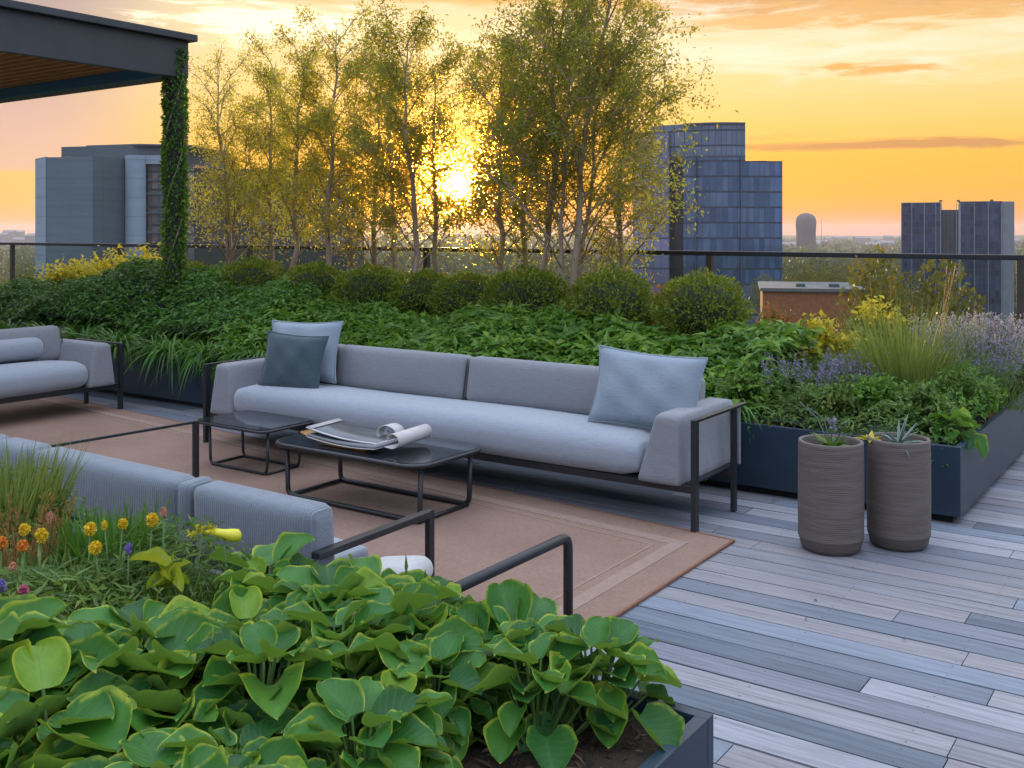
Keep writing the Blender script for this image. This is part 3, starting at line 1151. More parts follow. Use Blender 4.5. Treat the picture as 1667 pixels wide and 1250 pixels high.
m = MB()
n = 26
P = np.stack([RNG.uniform(-2.4, .6, n), RNG.uniform(3.4, 7.8, n), np.full(n, .006)], 1)
P[P[:, 0] < -1.15, 1] = np.clip(P[P[:, 0] < -1.15, 1], 0, 5.85)
P[(P[:, 0] < -2.0) & (P[:, 1] < 5.0), 0] += .6
A = rand_dirs(n)
A[:, 2] = .08
add_leaves(m, P, A, rand_dirs(n) * .3 + np.array((0, 0, 1)), RNG.uniform(.018, .04, n), RNG.uniform(.008, .018, n))
o = m.build('fallen_leaves', CHIP)
tag(o, 'few small dry leaves fallen on the deck boards', 'fallen leaves', kind='stuff')

# ------------------------------------------------------------------ trees
def tree_parts(seed, H, spread, nleaf, base=.28, lean=(0, 0), leaf=.052, stems=1, mat=None, dens=None, name='slender_tree'):
    """returns an Empty with trunk and crown"""
    r = np.random.default_rng(seed)
    tr, lf = MB(), MB()
    pts, wts = [], []
    for s in range(stems):
        a0 = r.random() * 6.3
        sx, sy = (.0, .0) if s == 0 else (.10 * math.cos(a0), .10 * math.sin(a0))
        h = H * (1 if s == 0 else r.uniform(.72, .95))
        n = 14
        t = np.linspace(0, 1, n)
        wob = np.cumsum(r.normal(size=(n, 2)) * .022, 0)
        wob -= wob[0]
        px = sx + (lean[0] + (sx * 4 if s else 0)) * t ** 1.3 + wob[:, 0]
        py = sy + (lean[1] + (sy * 4 if s else 0)) * t ** 1.3 + wob[:, 1]
        P = np.stack([px, py, t * h], 1)
        R0 = .036 if s == 0 else .024
        tr.tube(P, R0 * (1 - t) ** .8 + .004, 7, 0)
        nl = int(24 + 6 * r.random())
        for q in range(nl):
            tb = base + (.97 - base) * (q + r.random() * .7) / nl
            p0 = np.array([np.interp(tb, t, P[:, c]) for c in range(3)])
            az_ = q * 2.4 + r.random()
            rise = r.uniform(.45, 1.15)
            L = spread * (1.05 - .55 * tb) * r.uniform(.55, 1.15)
            dv = unit(np.array((math.cos(az_), math.sin(az_), rise)))
            m_ = 6
            tt_ = np.linspace(0, 1, m_)
            Q = p0 + dv * (L * tt_)[:, None] + np.array((0, 0, 1)) * (.10 * L * np.sin(tt_ * 2.2))[:, None] + np.cumsum(r.normal(size=(m_, 3)) * .012, 0)
            tr.tube(Q, (.010 - .0075 * tt_) * (1.15 - .5 * tb), 4, 0, cap=False)
            for w_ in range(13):
                u = r.uniform(.25, 1.0)
                q0 = np.array([np.interp(u, tt_, Q[:, c]) for c in range(3)])
                dd = unit(dv * .7 + r.normal(size=3) * .65 + np.array((0, 0, .15)))
                l2 = L * r.uniform(.18, .42)
                E = np.stack([q0, q0 + dd * l2 * .5 + r.normal(size=3) * .012, q0 + dd * l2 - np.array((0, 0, .03))])
                tr.tube(E, (.0038, .0028, .0014), 3, 0, cap=False)
                pts.append((q0, E[1], E[2]))
                wts.append(l2 * min(1.0, max(.12, (E[1][2] / H - .22) / .33)))
    base = base + .09
    nleaf = int(nleaf * 2.15)
    spread = spread * 1.25
    leaf = leaf * .78
    wts = np.array(wts)
    wts /= wts.sum()
    pk = r.choice(len(pts), nleaf, p=wts)
    T = np.array(pts)[pk]
    u = r.random((nleaf, 1)) ** .7
    pos = np.where(u < .5, T[:, 0] * (1 - 2 * u) + T[:, 1] * 2 * u, T[:, 1] * (2 - 2 * u) + T[:, 2] * (2 * u - 1))
    pos = pos + r.normal(size=(nleaf, 3)) * .050
    ax_ = unit(T[:, 2] - T[:, 0]) * .5 + rand_dirs(nleaf, r) * .9 + np.array((0, 0, -.25))
    add_leaves(lf, pos, ax_, rand_dirs(nleaf, r) + np.array((0, 0, .6)), leaf * r.uniform(.6, 1.25, nleaf), leaf * .46 * r.uniform(.7, 1.2, nleaf), simple=True)
    root = empty(name)
    tr.build('trunk', BARK, root)
    lf.build('crown', mat or L_TREE, root)
    return root


GT = 'slender trees in the planter along the railing'


def at_px(px, y):
    """bearing of the photograph's column -> terrace x on the line at depth y of the bed"""
    r = (px - 833.5) / 1667
    return y * (RX * r + FX) / (RX - RY * r) if False else y * (.8198 * r - .5727) / (.8198 + .5727 * r)


SOILZ = .36
for i, (px, y, H, sp, nl, base, lean, leaf, st, mt, lab) in enumerate([
    (366, 8.35, 3.30, 1.05, 5200, .24, (-.30, .05), .050, 2, L_TREE, 'sparse twiggy slender tree beside the vine-covered pergola post'),
    (432, 8.75, 3.35, .80, 4300, .20, (.05, .05), .050, 1, L_TREE, 'thin-stemmed tree between the sparse twiggy tree and the straight pale-stemmed tree'),
    (476, 8.20, 3.35, .80, 4800, .26, (.12, 0), .050, 1, L_TREE, 'slender tree with a straight pale stem, third from the pergola post'),
    (544, 8.15, 3.45, .95, 5600, .26, (.10, .1), .052, 1, L_TREE, 'slender leaning tree rising in front of the dark far end of the concrete building'),
    (606, 8.80, 3.35, .75, 4600, .20, (-.05, .0), .050, 2, L_TREE, 'twin-stemmed tree behind the gap between the leaning tree and the dense-topped tree'),
    (666, 8.05, 3.25, 1.0, 8200, .24, (.06, 0), .050, 1, L_TREE_DK, 'tree with the dense dark top just to the side of the low sun'),
    (716, 8.70, 2.95, .52, 2200, .34, (-.03, 0), .046, 1, L_TREE, 'tree standing straight before the low sun'),
    (806, 8.45, 3.10, .74, 5200, .22, (.06, 0), .050, 1, L_TREE, 'thin tree just past the sun towards the glass tower'),
    (884, 8.15, 3.75, .90, 6600, .26, (.06, .05), .052, 1, L_TREE_DK, 'tall dark-stemmed tree beside the tallest tree'),
    (926, 7.95, 3.85, 1.58, 14500, .22, (.52, -.05), .056, 3, L_TREE_DK, 'tallest broad tree with several stems, reaching across the glass tower'),
    (640, 8.85, 3.35, .75, 3800, .30, (.0, 0), .050, 1, L_TREE, 'tree standing behind the dense dark-topped one'),
    (848, 8.80, 3.25, .75, 4200, .18, (.05, 0), .050, 1, L_TREE, 'bushy thin-stemmed tree between the sun and the dark-stemmed tree'),
    (1000, 8.55, 2.60, .80, 3000, .16, (.10, .0), .052, 1, L_TREE, 'leafy small tree against the base of the glass tower'),
]):
    o = tree_parts(100 + i, H, sp, nl, base, lean, leaf, st, mt)
    o.location = (at_px(px, y), y, SOILZ)
    tag(o, lab, 'tree', GT)

# ------------------------------------------------------------------ clipped globes
def globe(seed, R, n=5200):
    r = np.random.default_rng(seed)
    D = rand_dirs(n, r)
    lump = 1 + .09 * np.sin(D[:, 0] * 5 + seed) * np.cos(D[:, 1] * 6) + .06 * np.sin(D[:, 2] * 9 + seed) + .04 * np.sin(D[:, 0] * 14) * np.sin(D[:, 2] * 13 + seed)
    rad = R * lump * r.uniform(.84, 1.05, n) * np.where(r.random(n) < .03, r.uniform(1.0, 1.16, n), 1)
    P = D * rad[:, None] * np.array((1, 1, .86))
    m = MB()
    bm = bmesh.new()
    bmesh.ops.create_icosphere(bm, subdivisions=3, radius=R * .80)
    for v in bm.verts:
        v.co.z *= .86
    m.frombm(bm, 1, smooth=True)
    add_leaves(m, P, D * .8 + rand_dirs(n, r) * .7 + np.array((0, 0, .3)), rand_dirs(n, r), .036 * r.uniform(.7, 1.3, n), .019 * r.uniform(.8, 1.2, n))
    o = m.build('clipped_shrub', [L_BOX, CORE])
    return o


globes = [globe(1, .36), globe(2, .36)]
first = [True, True]
for px, y, s, lab in [
    (313, 7.55, 1.05, 'round clipped shrub below the vine-covered post'),
    (412, 7.60, 1.02, 'round clipped shrub at the foot of the sparse twiggy tree'),
    (512, 7.60, 1.0, 'round clipped shrub between the two pale stems'),
    (603, 7.60, .97, 'round clipped shrub beside the dense-topped tree'),
    (690, 7.75, .9, 'round clipped shrub set back behind its neighbours, below the sun'),
    (762, 7.70, .92, 'round clipped shrub just past the one below the sun'),
    (857, 7.60, 1.0, 'round clipped shrub in front of the dark-stemmed tree'),
    (994, 7.55, 1.10, 'round clipped shrub beyond the back of the long sofa, next to the largest globe'),
    (1142, 7.60, 1.02, 'lone round clipped shrub in front of the glass tower, last of the row'),
]:
    j = int(px) % 2
    if first[j]:
        o, first[j] = globes[j], False
    else:
        o = globes[j].copy()
        COL.objects.link(o)
    o.location = (at_px(px, y), y, .93)
    o.scale = (s * RNG.uniform(.92, 1.1), s * RNG.uniform(.92, 1.08), s * RNG.uniform(.88, 1.08))
    o.rotation_euler = (0, 0, RNG.uniform(0, 6))
    tag(o, lab, 'shrub', 'clipped round shrubs in a row')

# ------------------------------------------------------------------ green mass at the front of the long planter
def bed_h(x, y):
    t = np.clip((y - 5.93) / 1.2, 0, 1)
    return .47 + .40 * t ** .7 + .06 * np.sin(x * 2.3) + .04 * np.sin(x * 5.1 + y * 4) + .035 * np.sin(x * 12 + 2 * y) * np.sin(y * 11 + x)


def cover(name, label, x0, x1, y0, y1, n, L, W, mat, hf, over=0.0, simple=False, depth=.12):
    P = np.stack([RNG.uniform(x0, x1, n), RNG.uniform(y0, y1, n), np.zeros(n)], 1)
    P[:, 2] = hf(P[:, 0], P[:, 1]) - RNG.random(n) ** 2 * depth
    if over:
        e = P[:, 1] < y0 + .16
        P[e, 1] -= over * RNG.random(e.sum())
        P[e, 2] -= .12 * RNG.random(e.sum()) * (1 + np.sin(P[e, 0] * 4.2))
    A = rand_dirs(n)
    A[:, 2] = A[:, 2] * .4 - .05
    A += np.array((.35, -.55, 0))
    m = MB()
    add_leaves(m, P, A, rand_dirs(n) * .55 + np.array((.1, -.3, 1)), L * RNG.choice([.55, .8, 1.0, 1.2, 1.55], n) * RNG.uniform(.9, 1.1, n), W * RNG.choice([.6, .9, 1.0, 1.3], n), simple=simple)
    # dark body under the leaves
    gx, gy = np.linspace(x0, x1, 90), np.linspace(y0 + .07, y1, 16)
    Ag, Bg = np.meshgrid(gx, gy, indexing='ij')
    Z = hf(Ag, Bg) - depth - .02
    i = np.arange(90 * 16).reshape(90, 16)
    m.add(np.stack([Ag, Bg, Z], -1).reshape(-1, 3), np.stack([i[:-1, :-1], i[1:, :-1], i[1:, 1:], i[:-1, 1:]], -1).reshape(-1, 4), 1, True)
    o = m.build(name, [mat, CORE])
    return tag(o, label, 'ground cover', kind='stuff')


cover('leafy_ground_cover', 'dense bright green leafy mass filling the planter behind the long sofa', -7.6, -2.5, 5.95, 7.5, 17000, .095, .042, L_COVER, bed_h, .10)
cover('leafy_ground_cover', 'dark green leafy mass behind the strappy clumps at the far end of the planter', -15, -7.4, 6.25, 7.6, 15000, .075, .034, L_STRAP, lambda x, y: bed_h(x, y) + .06 - .06 * np.clip(-x - 11.5, 0, 3) + .26 * np.exp(-((x + 9.7) / 1.5) ** 2) * np.clip((y - 6.2) / .6, 0, 1), .0)
cover('low_ground_cover', 'fine low foliage along the planter edge behind the pots', -2.7, -1.24, 5.97, 8.9, 15000, .045, .014, L_FEATHER, lambda x, y: .53 + .04 * np.sin(x * 13 + 1) * np.sin(y * 11) + .10 * np.clip((y - 6) / 1.5, 0, 1) + .03 * np.sin(x * 7 + y * 3), .05, depth=.10)
cover('low_ground_cover', 'golden low foliage under the trees along the railing', -14.8, -2.6, 7.7, 8.98, 15000, .05, .022, L_FAR, lambda x, y: .68 + .06 * np.sin(x * 3.3), .0, True)


def strap_clump(seed, n=170, L=.62):
    r = np.random.default_rng(seed)
    a = r.random(n) * 2 * PI
    D = np.stack([np.cos(a) * .8, np.sin(a) * .8, r.uniform(.6, 1.6, n)], 1)
    P = np.stack([np.cos(a) * .05, np.sin(a) * .05, np.zeros(n)], 1) * r.random((n, 1))
    m = MB()
    add_blades(m, P, D, L * r.uniform(.6, 1.15, n), .024 * r.uniform(.7, 1.2, n), r.uniform(.55, 1.15, n), 6)
    return m.build('strap_leaf_plant', L_STRAP)


protos = [strap_clump(s) for s in (21, 22, 23)]

used = [False] * 3
SG = 'strap-leaved clumps spilling over the long planter'
q = 0
for row, (y, xs_) in enumerate([(6.06, np.arange(-13.2, -6.4, .40)), (6.55, np.arange(-13.0, -6.2, .5)), (6.10, np.arange(-6.1, -2.6, .58))]):
    for x in xs_:
        j = q % 3
        q += 1
        if used[j]:
            o = protos[j].copy()
            COL.objects.link(o)
        else:
            o, used[j] = protos[j], True
        o.location = (x + RNG.uniform(-.1, .1), y + RNG.uniform(-.06, .06), .40 + .10 * (row == 1))
        o.rotation_euler = (0, 0, RNG.uniform(0, 6.2))
        s = RNG.uniform(.85, 1.15) * (.72 if row == 2 else 1)
        o.scale = (s, s, s)
        tag(o, 'arching strap-leaved green clump spilling over the front of the long planter', 'plant', SG)


# ------------------------------------------------------------------ shrubs, grasses and flowers of the long planter
def loose_shrub(seed, R, Hh, n, mats, leaf, name, label, loc, cat='shrub', group=None, top=None):
    r = np.random.default_rng(seed)
    m, st = MB(), MB()
    P = []
    for q in range(26):
        a, e = r.random() * 2 * PI, r.uniform(.1, 1)
        tip = np.array((math.cos(a) * R * e, math.sin(a) * R * e, Hh * r.uniform(.55, 1.05) * (1 - .3 * e)))
        t_ = np.linspace(0, 1, 5)[:, None]
        Q = np.array((math.cos(a) * .04, math.sin(a) * .04, 0)) * (1 - t_) + tip * t_ + np.array((0, 0, .08)) * np.sin(t_ * PI)
        st.tube(Q, (.006, .005, .004, .003, .002), 4, 0, False)
        P.append(Q[1] * .3 + Q[2] * .7 + (Q[4] - Q[2]) * r.random((n // 26, 1)) ** .6 + r.normal(size=(n // 26, 3)) * R * .12)
    P = np.concatenate(P)
    k_ = len(P)
    hi = P[:, 2] > Hh * (top or .62)
    A = rand_dirs(k_, r) + np.array((0, 0, .3))
    N = rand_dirs(k_, r) * .6 + np.array((0, -.2, 1))
    Ls = leaf * r.uniform(.6, 1.3, k_)
    add_leaves(m, P[~hi], A[~hi], N[~hi], Ls[~hi], Ls[~hi] * .5, 0)
    add_leaves(m, P[hi], A[hi], N[hi], Ls[hi], Ls[hi] * .5, 1)
    root = empty(name, loc)
    st.build('stem', STEM, root)
    m.build('foliage', mats, root)
    return tag(root, label, cat, group)


GP = 'fine-leaved perennials along the planter edge behind the pots'
for i, (px, y, R_, H_) in enumerate(((1215, 6.25, .24, .30), (1262, 6.6, .26, .34), (1350, 6.35, .24, .28), (1420, 6.45, .24, .32), (1500, 6.35, .22, .30), (1640, 7.0, .26, .34), (1560, 6.75, .24, .36))):
    loose_shrub(310 + i, R_, H_, 1300, [[L_COVER, L_FEATHER, L_GRASS][i % 3], [L_FEATHER, L_COVER][i % 2]], .045, 'leafy_perennial', 'small loose green perennial filling the planter edge behind the pots', (min(-1.36, at_px(px, y)), y, .40), 'plant', GP)
GY = 'yellow flowering shrubs in the long planter'
loose_shrub(31, .70, .86, 2600, [L_FEATHER, L_YELLOW], .075, 'flowering_shrub', 'yellow-topped shrub nearest the glass corner post, in front of the concrete slab', (at_px(130, 8.3), 8.3, .36), group=GY)
loose_shrub(32, .72, 1.00, 3200, [L_FEATHER, L_YELLOW], .075, 'flowering_shrub', 'broad yellow-topped shrub before the grey concrete wall', (at_px(185, 8.2), 8.2, .36), group=GY)
loose_shrub(33, .64, 1.08, 2900, [L_FEATHER, L_YELLOW], .075, 'flowering_shrub', 'yellow-topped shrub beside the vine-covered pergola post', (at_px(248, 8.3), 8.3, .36), group=GY)
loose_shrub(34, .34, .62, 1500, [L_YELLOW, L_YELLOW], .060, 'flowering_shrub', 'bright yellow shrub before the orange brick building', (at_px(1330, 8.1), 8.1, .36), group=GY)
loose_shrub(35, .36, .78, 1300, [L_GRASS, L_YELLOW], .055, 'flowering_shrub', 'yellow shrub behind the tall ornamental grass', (at_px(1425, 8.6), 8.6, .36), group=GY)
loose_shrub(36, .24, .40, 700, [L_COVER, L_YELLOW], .055, 'flowering_shrub', 'small low yellow shrub next to the last round clipped shrub', (at_px(1262, 7.7), 7.7, .42), group=GY)
loose_shrub(37, .42, .86, 1700, [L_RED, L_RED], .045, 'russet_shrub', 'russet-leaved shrub behind the round clipped shrubs by the glass tower', (at_px(1082, 8.55), 8.55, .36))
loose_shrub(38, .30, .66, 900, [L_FEATHER, L_RED], .045, 'russet_shrub', 'thin russet shrub in front of the orange brick building', (at_px(1255, 8.6), 8.6, .36))


def grass_clump(seed, n, L, spread, mat, name, label, loc, width=.006, seeds=0, cat='grass clump', lean=.5, smat=None, droop=(.15, .5)):
    r = np.random.default_rng(seed)
    a = r.random(n) * 2 * PI
    D = np.stack([np.cos(a) * lean * r.random(n), np.sin(a) * lean * r.random(n), np.ones(n)], 1)
    P = np.stack([np.cos(a), np.sin(a), np.zeros(n)], 1) * (spread * r.random((n, 1)) ** .6)
    P[:, 2] = 0
    m = MB()
    add_blades(m, P, D, L * r.uniform(.5, 1.1, n), width * r.uniform(.7, 1.3, n), r.uniform(*droop, n), 5)
    root = empty(name, loc)
    m.build('blades', mat, root)
    if seeds:
        m = MB()
        idx = r.choice(n, seeds)
        for q in idx:
            tip = P[q] + unit(D[q]) * L * r.uniform(.85, 1.25)
            k_ = 16
            t_ = r.random(k_)
            pos = tip - unit(D[q]) * (t_ * .16)[:, None]
            add_leaves(m, pos, rand_dirs(k_, r) + np.array((0, 0, 1.6)), rand_dirs(k_, r), .022, .007, simple=True)
            m.tube([P[q], (P[q] + tip) / 2, tip], .0015, 3, 0, False)
        m.build('seed_heads', smat or L_TAN, root)
    return tag(root, label, cat)


grass_clump(41, 900, 1.0, .22, L_GRASS, 'ornamental_grass', 'tall fountain of fine green grass rising behind the pots', (at_px(1478, 7.05), 7.05, .40), .006, 7)
grass_clump(42, 260, .60, .14, L_GRASS, 'ornamental_grass', 'smaller pale grass tuft beside the tall fountain of grass', (at_px(1408, 7.5), 7.5, .42), .005, 4)


def lavender(seed, n, H, R, label, loc, fm, name='lavender_plant', base=L_FEATHER, bushy=.45, spike=.11):
    r = np.random.default_rng(seed)
    m, f, l = MB(), MB(), MB()
    for q in range(n):
        a, e = r.random() * 2 * PI, r.random() ** .5
        root_ = np.array((math.cos(a) * R * .5 * e, math.sin(a) * R * .5 * e, 0))
        tip = np.array((math.cos(a) * R * e, math.sin(a) * R * e, H * r.uniform(.75, 1.1)))
        m.tube([root_, (root_ + tip) / 2 + (0, 0, .03), tip], .002, 3, 0, False)
        k_ = 18
        t_ = r.random(k_)
        dr = unit(tip - root_)
        pos = tip - dr * (t_ * spike)[:, None] + r.normal(size=(k_, 3)) * .006
        add_leaves(f, pos, rand_dirs(k_, r) + dr, rand_dirs(k_, r), .022, .012, simple=True)
    k_ = n * 14
    a, e = r.random(k_) * 2 * PI, r.random(k_) ** .5
    P = np.stack([np.cos(a) * R * e, np.sin(a) * R * e, H * bushy * r.random(k_) * (1.1 - .5 * e)], 1)
    add_leaves(l, P, rand_dirs(k_, r) * .6 + np.array((0, 0, 1)), rand_dirs(k_, r), .055, .008, simple=True)
    root = empty(name, loc)
    m.build('stems', STEM, root)
    f.build('blossom', fm, root)
    l.build('foliage', base, root)
    return tag(root, label, 'lavender', 'lavender clumps at the pot end of the long planter')


lavender(51, 60, .36, .34, 'lavender clump behind the planter edge just past the long sofa arm', (at_px(1312, 6.55), 6.55, .40), L_LAV)
lavender(52, 26, .34, .20, 'thin lavender clump between the long sofa arm and the tall grass', (at_px(1395, 6.85), 6.85, .42), L_LAV)
lavender(53, 80, .52, .40, 'tall violet lavender clump on the far side of the tall grass', (at_px(1585, 7.45), 7.45, .40), L_LAV, spike=.2)
for i, (px, y) in enumerate(((1548, 8.55), (1596, 8.65), (1648, 8.7))):
    lavender(54 + i, 90, .50, .30, ['pale pinkish lavender next to the yellow shrub, near the railing', 'pale pinkish lavender in front of the finned office block', 'pale pinkish lavender closest to the planter end by the railing'][i],
             (at_px(px, y), y, .40), L_PALE, base=L_GRASS, bushy=.75, spike=.14)


# small pot plants
def rosette(seed, n, L, W, mat, up=.9):
    r = np.random.default_rng(seed)
    a = r.random(n) * 2 * PI
    m = MB()
    D = np.stack([np.cos(a), np.sin(a), r.uniform(.1, up, n) * 1.5], 1)
    add_blades(m, np.zeros((n, 3)), D, L * r.uniform(.5, 1.1, n), W, r.uniform(.0, .5, n), 5, 0)
    return m


root = empty('pot_plant', (-1.635, 5.14, .50))
tag(root, 'small green plant with one blue flower spike in the left ribbed pot', 'plant')
mm = rosette(61, 40, .15, .030, L_FEATHER, .8)
mm.build('foliage', L_FEATHER, root)
m = MB()
m.tube([(0, 0, 0), (.01, -.02, .08), (.02, -.03, .16)], .003, 4)
k_ = 40
add_leaves(m, np.stack([.02 + RNG.normal(size=k_) * .008, -.03 + RNG.normal(size=k_) * .008, .11 + RNG.random(k_) * .06], 1), rand_dirs(k_), rand_dirs(k_), .022, .014, 1, simple=True)
m.build('flower_spike', [STEM, L_LAV], root)
m = MB()
for a in (-.9, -.4, -2.2):
    m.tube([(0, 0, 0), (.10 * math.cos(a + 3), .05, .14), (.17 * math.cos(a + 3), .10 * a, .24 + .03 * a)], (.004, .003, .002), 5)
m.build('stem', L_SILVER, root)
root = empty('pot_plant', (-1.372, 5.40, .50))
tag(root, 'silvery narrow-leaved plant in the right ribbed pot', 'plant')
rosette(62, 26, .25, .017, L_SILVER, 1.0).build('foliage', L_SILVER, root)
m = rosette(63, 22, .11, .03, L_GRASS, .3)
m.build('trailing_leaves', L_YELLOW, root).location = (-.12, -.06, .03)


# ------------------------------------------------------------------ broad-leaved plants
def hosta_clump(seed, n=24, R=.25, Lm=.165, H=.165):
    r = np.random.default_rng(seed)
    m, st = MB(), MB()
    for i in range(n):
        f = (i + .5) / n
        a = i * 2.39996 + r.uniform(-.35, .35)
        rr = R * (.12 + .88 * f ** .7) * r.uniform(.8, 1.1)
        z = H * (1.05 - .72 * f ** 1.4) + r.uniform(-.02, .02)
        L = Lm * r.choice([.62, .8, .95, 1.1, 1.35]) * r.uniform(.9, 1.1)
        W = L * r.uniform(.78, 1.04)
        pitch = .35 - 1.05 * f + r.uniform(-.3, .3)
        A = np.array((math.cos(a) * math.cos(pitch), math.sin(a) * math.cos(pitch), math.sin(pitch)))
        N = np.array((-math.cos(a) * math.sin(pitch), -math.sin(a) * math.sin(pitch), math.cos(pitch))) + r.normal(size=3) * .22
        P = np.array((math.cos(a) * rr * .75, math.sin(a) * rr * .75, z))
        broad_leaf(m, P, A, N, L, W, r.uniform(.10, .46), r.uniform(-.10, .16), r.uniform(-.08, .08), r.random() * 6)
        b0 = np.array((math.cos(a) * .02, math.sin(a) * .02, -.12))
        st.tube(np.stack([b0, (b0 + P) / 2 + np.array((-math.cos(a), -math.sin(a), 0)) * .02 + (0, 0, .02), P]), (.0045, .004, .003), 5, 0, False)
    root = empty('broad_leaf_plant')
    m.build('leaves', HOSTA, root)
    st.build('stems', STEM, root)
    return root


hp = [hosta_clump(s, nn, R, Lm) for s, nn, R, Lm in ((71, 34, .185, .090), (72, 32, .19, .098), (73, 36, .18, .082), (74, 32, .19, .094), (75, 36, .19, .086))]
hu = [False] * 5
HG = 'broad-leaved plants crowding the near planter'
spots = []
for y in np.arange(.90, 2.24, .165):
    for x in np.arange(-2.95, -1.13, .18):
        x2, y2 = x + RNG.uniform(-.05, .05), min(2.2, y + RNG.uniform(-.05, .05))
        if y2 > np.interp(x2, [-2.95, -2.75, -2.24, -1.95], [1.2, 1.3, 1.6, 2.3]) and not (x2 > -2.46 and y2 > 1.98):
            continue                                    # the flower end of the planter
        if x2 > -1.27 or (x2 > -1.40 and y2 < 2.0):
            continue                                    # the bare mulch corner
        spots.append((x2, y2))
for i, (x, y) in enumerate(spots):
    j = (i * 7 + i // 5) % 5
    if hu[j]:
        o = copy_tree(hp[j])
    else:
        o, hu[j] = hp[j], True
    edge = max(0, (x + 1.55)) * .10
    near_ = max(0, 1.7 - y)
    o.location = (x, y, .385 - edge - .03 * (x < -2.1) * (y > 1.9) + RNG.uniform(-.03, .025))
    o.rotation_euler = (RNG.uniform(-.15, .15), RNG.uniform(-.15, .15), RNG.uniform(0, 6.2))
    s = RNG.uniform(.85, 1.15) * (1 + .22 * near_) * (1 - .3 * edge) * (1 + .35 * max(0, min(1, (-1.75 - x) * 1.6)) * max(0, min(1, (1.75 - y) * 2)))
    o.scale = (s, s, s / (1 + .3 * near_))
    tag(o, 'glossy broad-leaved plant with lime leaf edges crowded into the near planter', 'plant', HG)
# the lone broad leaf plant at the corner of the long planter
o = copy_tree(hp[0])
o.location = (-1.30, 6.22, .36)
o.rotation_euler = (0, 0, 1.0)
o.scale = (.9, .9, 1.0)
tag(o, 'small broad-leaved plant at the corner of the long planter behind the right pot', 'plant')
del o['group']

# ------------------------------------------------------------------ flower bed end of the near planter
cover('feathery_ground_cover', 'feathery green foliage under the yellow and orange flowers', -4.9, -1.95, 1.25, 2.29, 15000, .060, .011, L_FEATHER,
      lambda x, y: .53 + .05 * np.sin(x * 6) + .03 * np.sin(y * 9) + .05 * np.clip(-x - 3, 0, 1), .0, True, .16)


def at(px, py, z):
    Y = 1667 * (EYE - z) / (py - 375)
    p = cw((px - 833.5) / 1667 * Y, Y, z)
    return p


def tuft(px, py, z, **kw):
    p = at(px, py, z)
    kw['loc'] = (p.x, p.y, .40)
    return grass_clump(**kw)


tuft(14, 735, .76, seed=81, n=620, L=.46, spread=.16, mat=L_GRASS, name='grass_tuft', label='tall fresh green grass tuft beside the end of the low sofa', width=.010, lean=.55, droop=(.1, .35))
tuft(12, 840, .66, seed=82, n=240, L=.24, spread=.16, mat=L_TAN, name='seeding_grass', label='tan seeding grass below the tall green tuft', width=.006, lean=.4, seeds=60)
tuft(185, 845, .62, seed=83, n=420, L=.31, spread=.15, mat=L_STRAP, name='grass_tuft', label='upright strappy tuft in front of the ribbed sofa back, among yellow flowers', width=.013, lean=.6, droop=(.05, .3))
tuft(120, 905, .58, seed=84, n=200, L=.26, spread=.16, mat=L_FEATHER, name='grass_tuft', label='dark fine tuft between the yellow and orange flowers', width=.009, lean=.7)
tuft(330, 955, .56, seed=85, n=240, L=.22, spread=.14, mat=L_GRASS, name='grass_tuft', label='fine pale green tuft under the big yellow bud', width=.006, lean=1.0, droop=(.3, .9))


tuft(60, 915, .58, seed=86, n=260, L=.27, spread=.17, mat=L_GRASS, name='grass_tuft', label='light green tuft below the deep yellow flower', width=.008, lean=.7)
tuft(250, 905, .58, seed=87, n=240, L=.24, spread=.16, mat=L_FEATHER, name='grass_tuft', label='fine green tuft around the violet flower spike', width=.007, lean=.8)
tuft(20, 965, .56, seed=88, n=240, L=.22, spread=.16, mat=L_FEATHER, name='grass_tuft', label='low green tuft around the pink round flower', width=.008, lean=.9)
tuft(420, 930, .52, seed=89, n=200, L=.20, spread=.14, mat=L_COVER, name='grass_tuft', label='low green tuft at the end of the ribbed sofa back', width=.010, lean=.9)


def flower(px, py, z, rad, mat, label, kind='pom', s=1.0):
    p = at(px, py, z)
    root = empty('flower', (p.x, p.y, .36))
    h = z - .36
    m = MB()
    bend_ = RNG.uniform(-.03, .03, 2)
    m.tube([(bend_[0], bend_[1], 0), (bend_[0] * .4, bend_[1] * .4, h * .5), (0, 0, h)], (.0035, .003, .0025), 5)
    m.build('stem', STEM, root)
    m = MB()
    k_ = 170
    D = rand_dirs(k_)
    st = np.array((1, 1, 1.25 if kind == 'pom' else 2.2))
    add_leaves(m, D * rad * .55 * st + np.array((0, 0, h)), D + np.array((0, 0, .35)), rand_dirs(k_), rad * .75, rad * .42)
    bm = bmesh.new()
    bmesh.ops.create_icosphere(bm, subdivisions=2, radius=rad * .7)
    for v in bm.verts:
        v.co.z = v.co.z * st[2] + h
    m.frombm(bm, 0, smooth=True)
    m.build('flower_head', mat, root)
    m = MB()
    n_ = 7
    a = RNG.random(n_) * 2 * PI
    add_blades(m, np.stack([np.zeros(n_), np.zeros(n_), RNG.uniform(.02, h * .6, n_)], 1), np.stack([np.cos(a), np.sin(a), np.ones(n_)], 1), .10, .012, .5, 4)
    m.build('foliage', L_FEATHER, root)
    return tag(root, label, 'flower', 'flowers in the near planter')


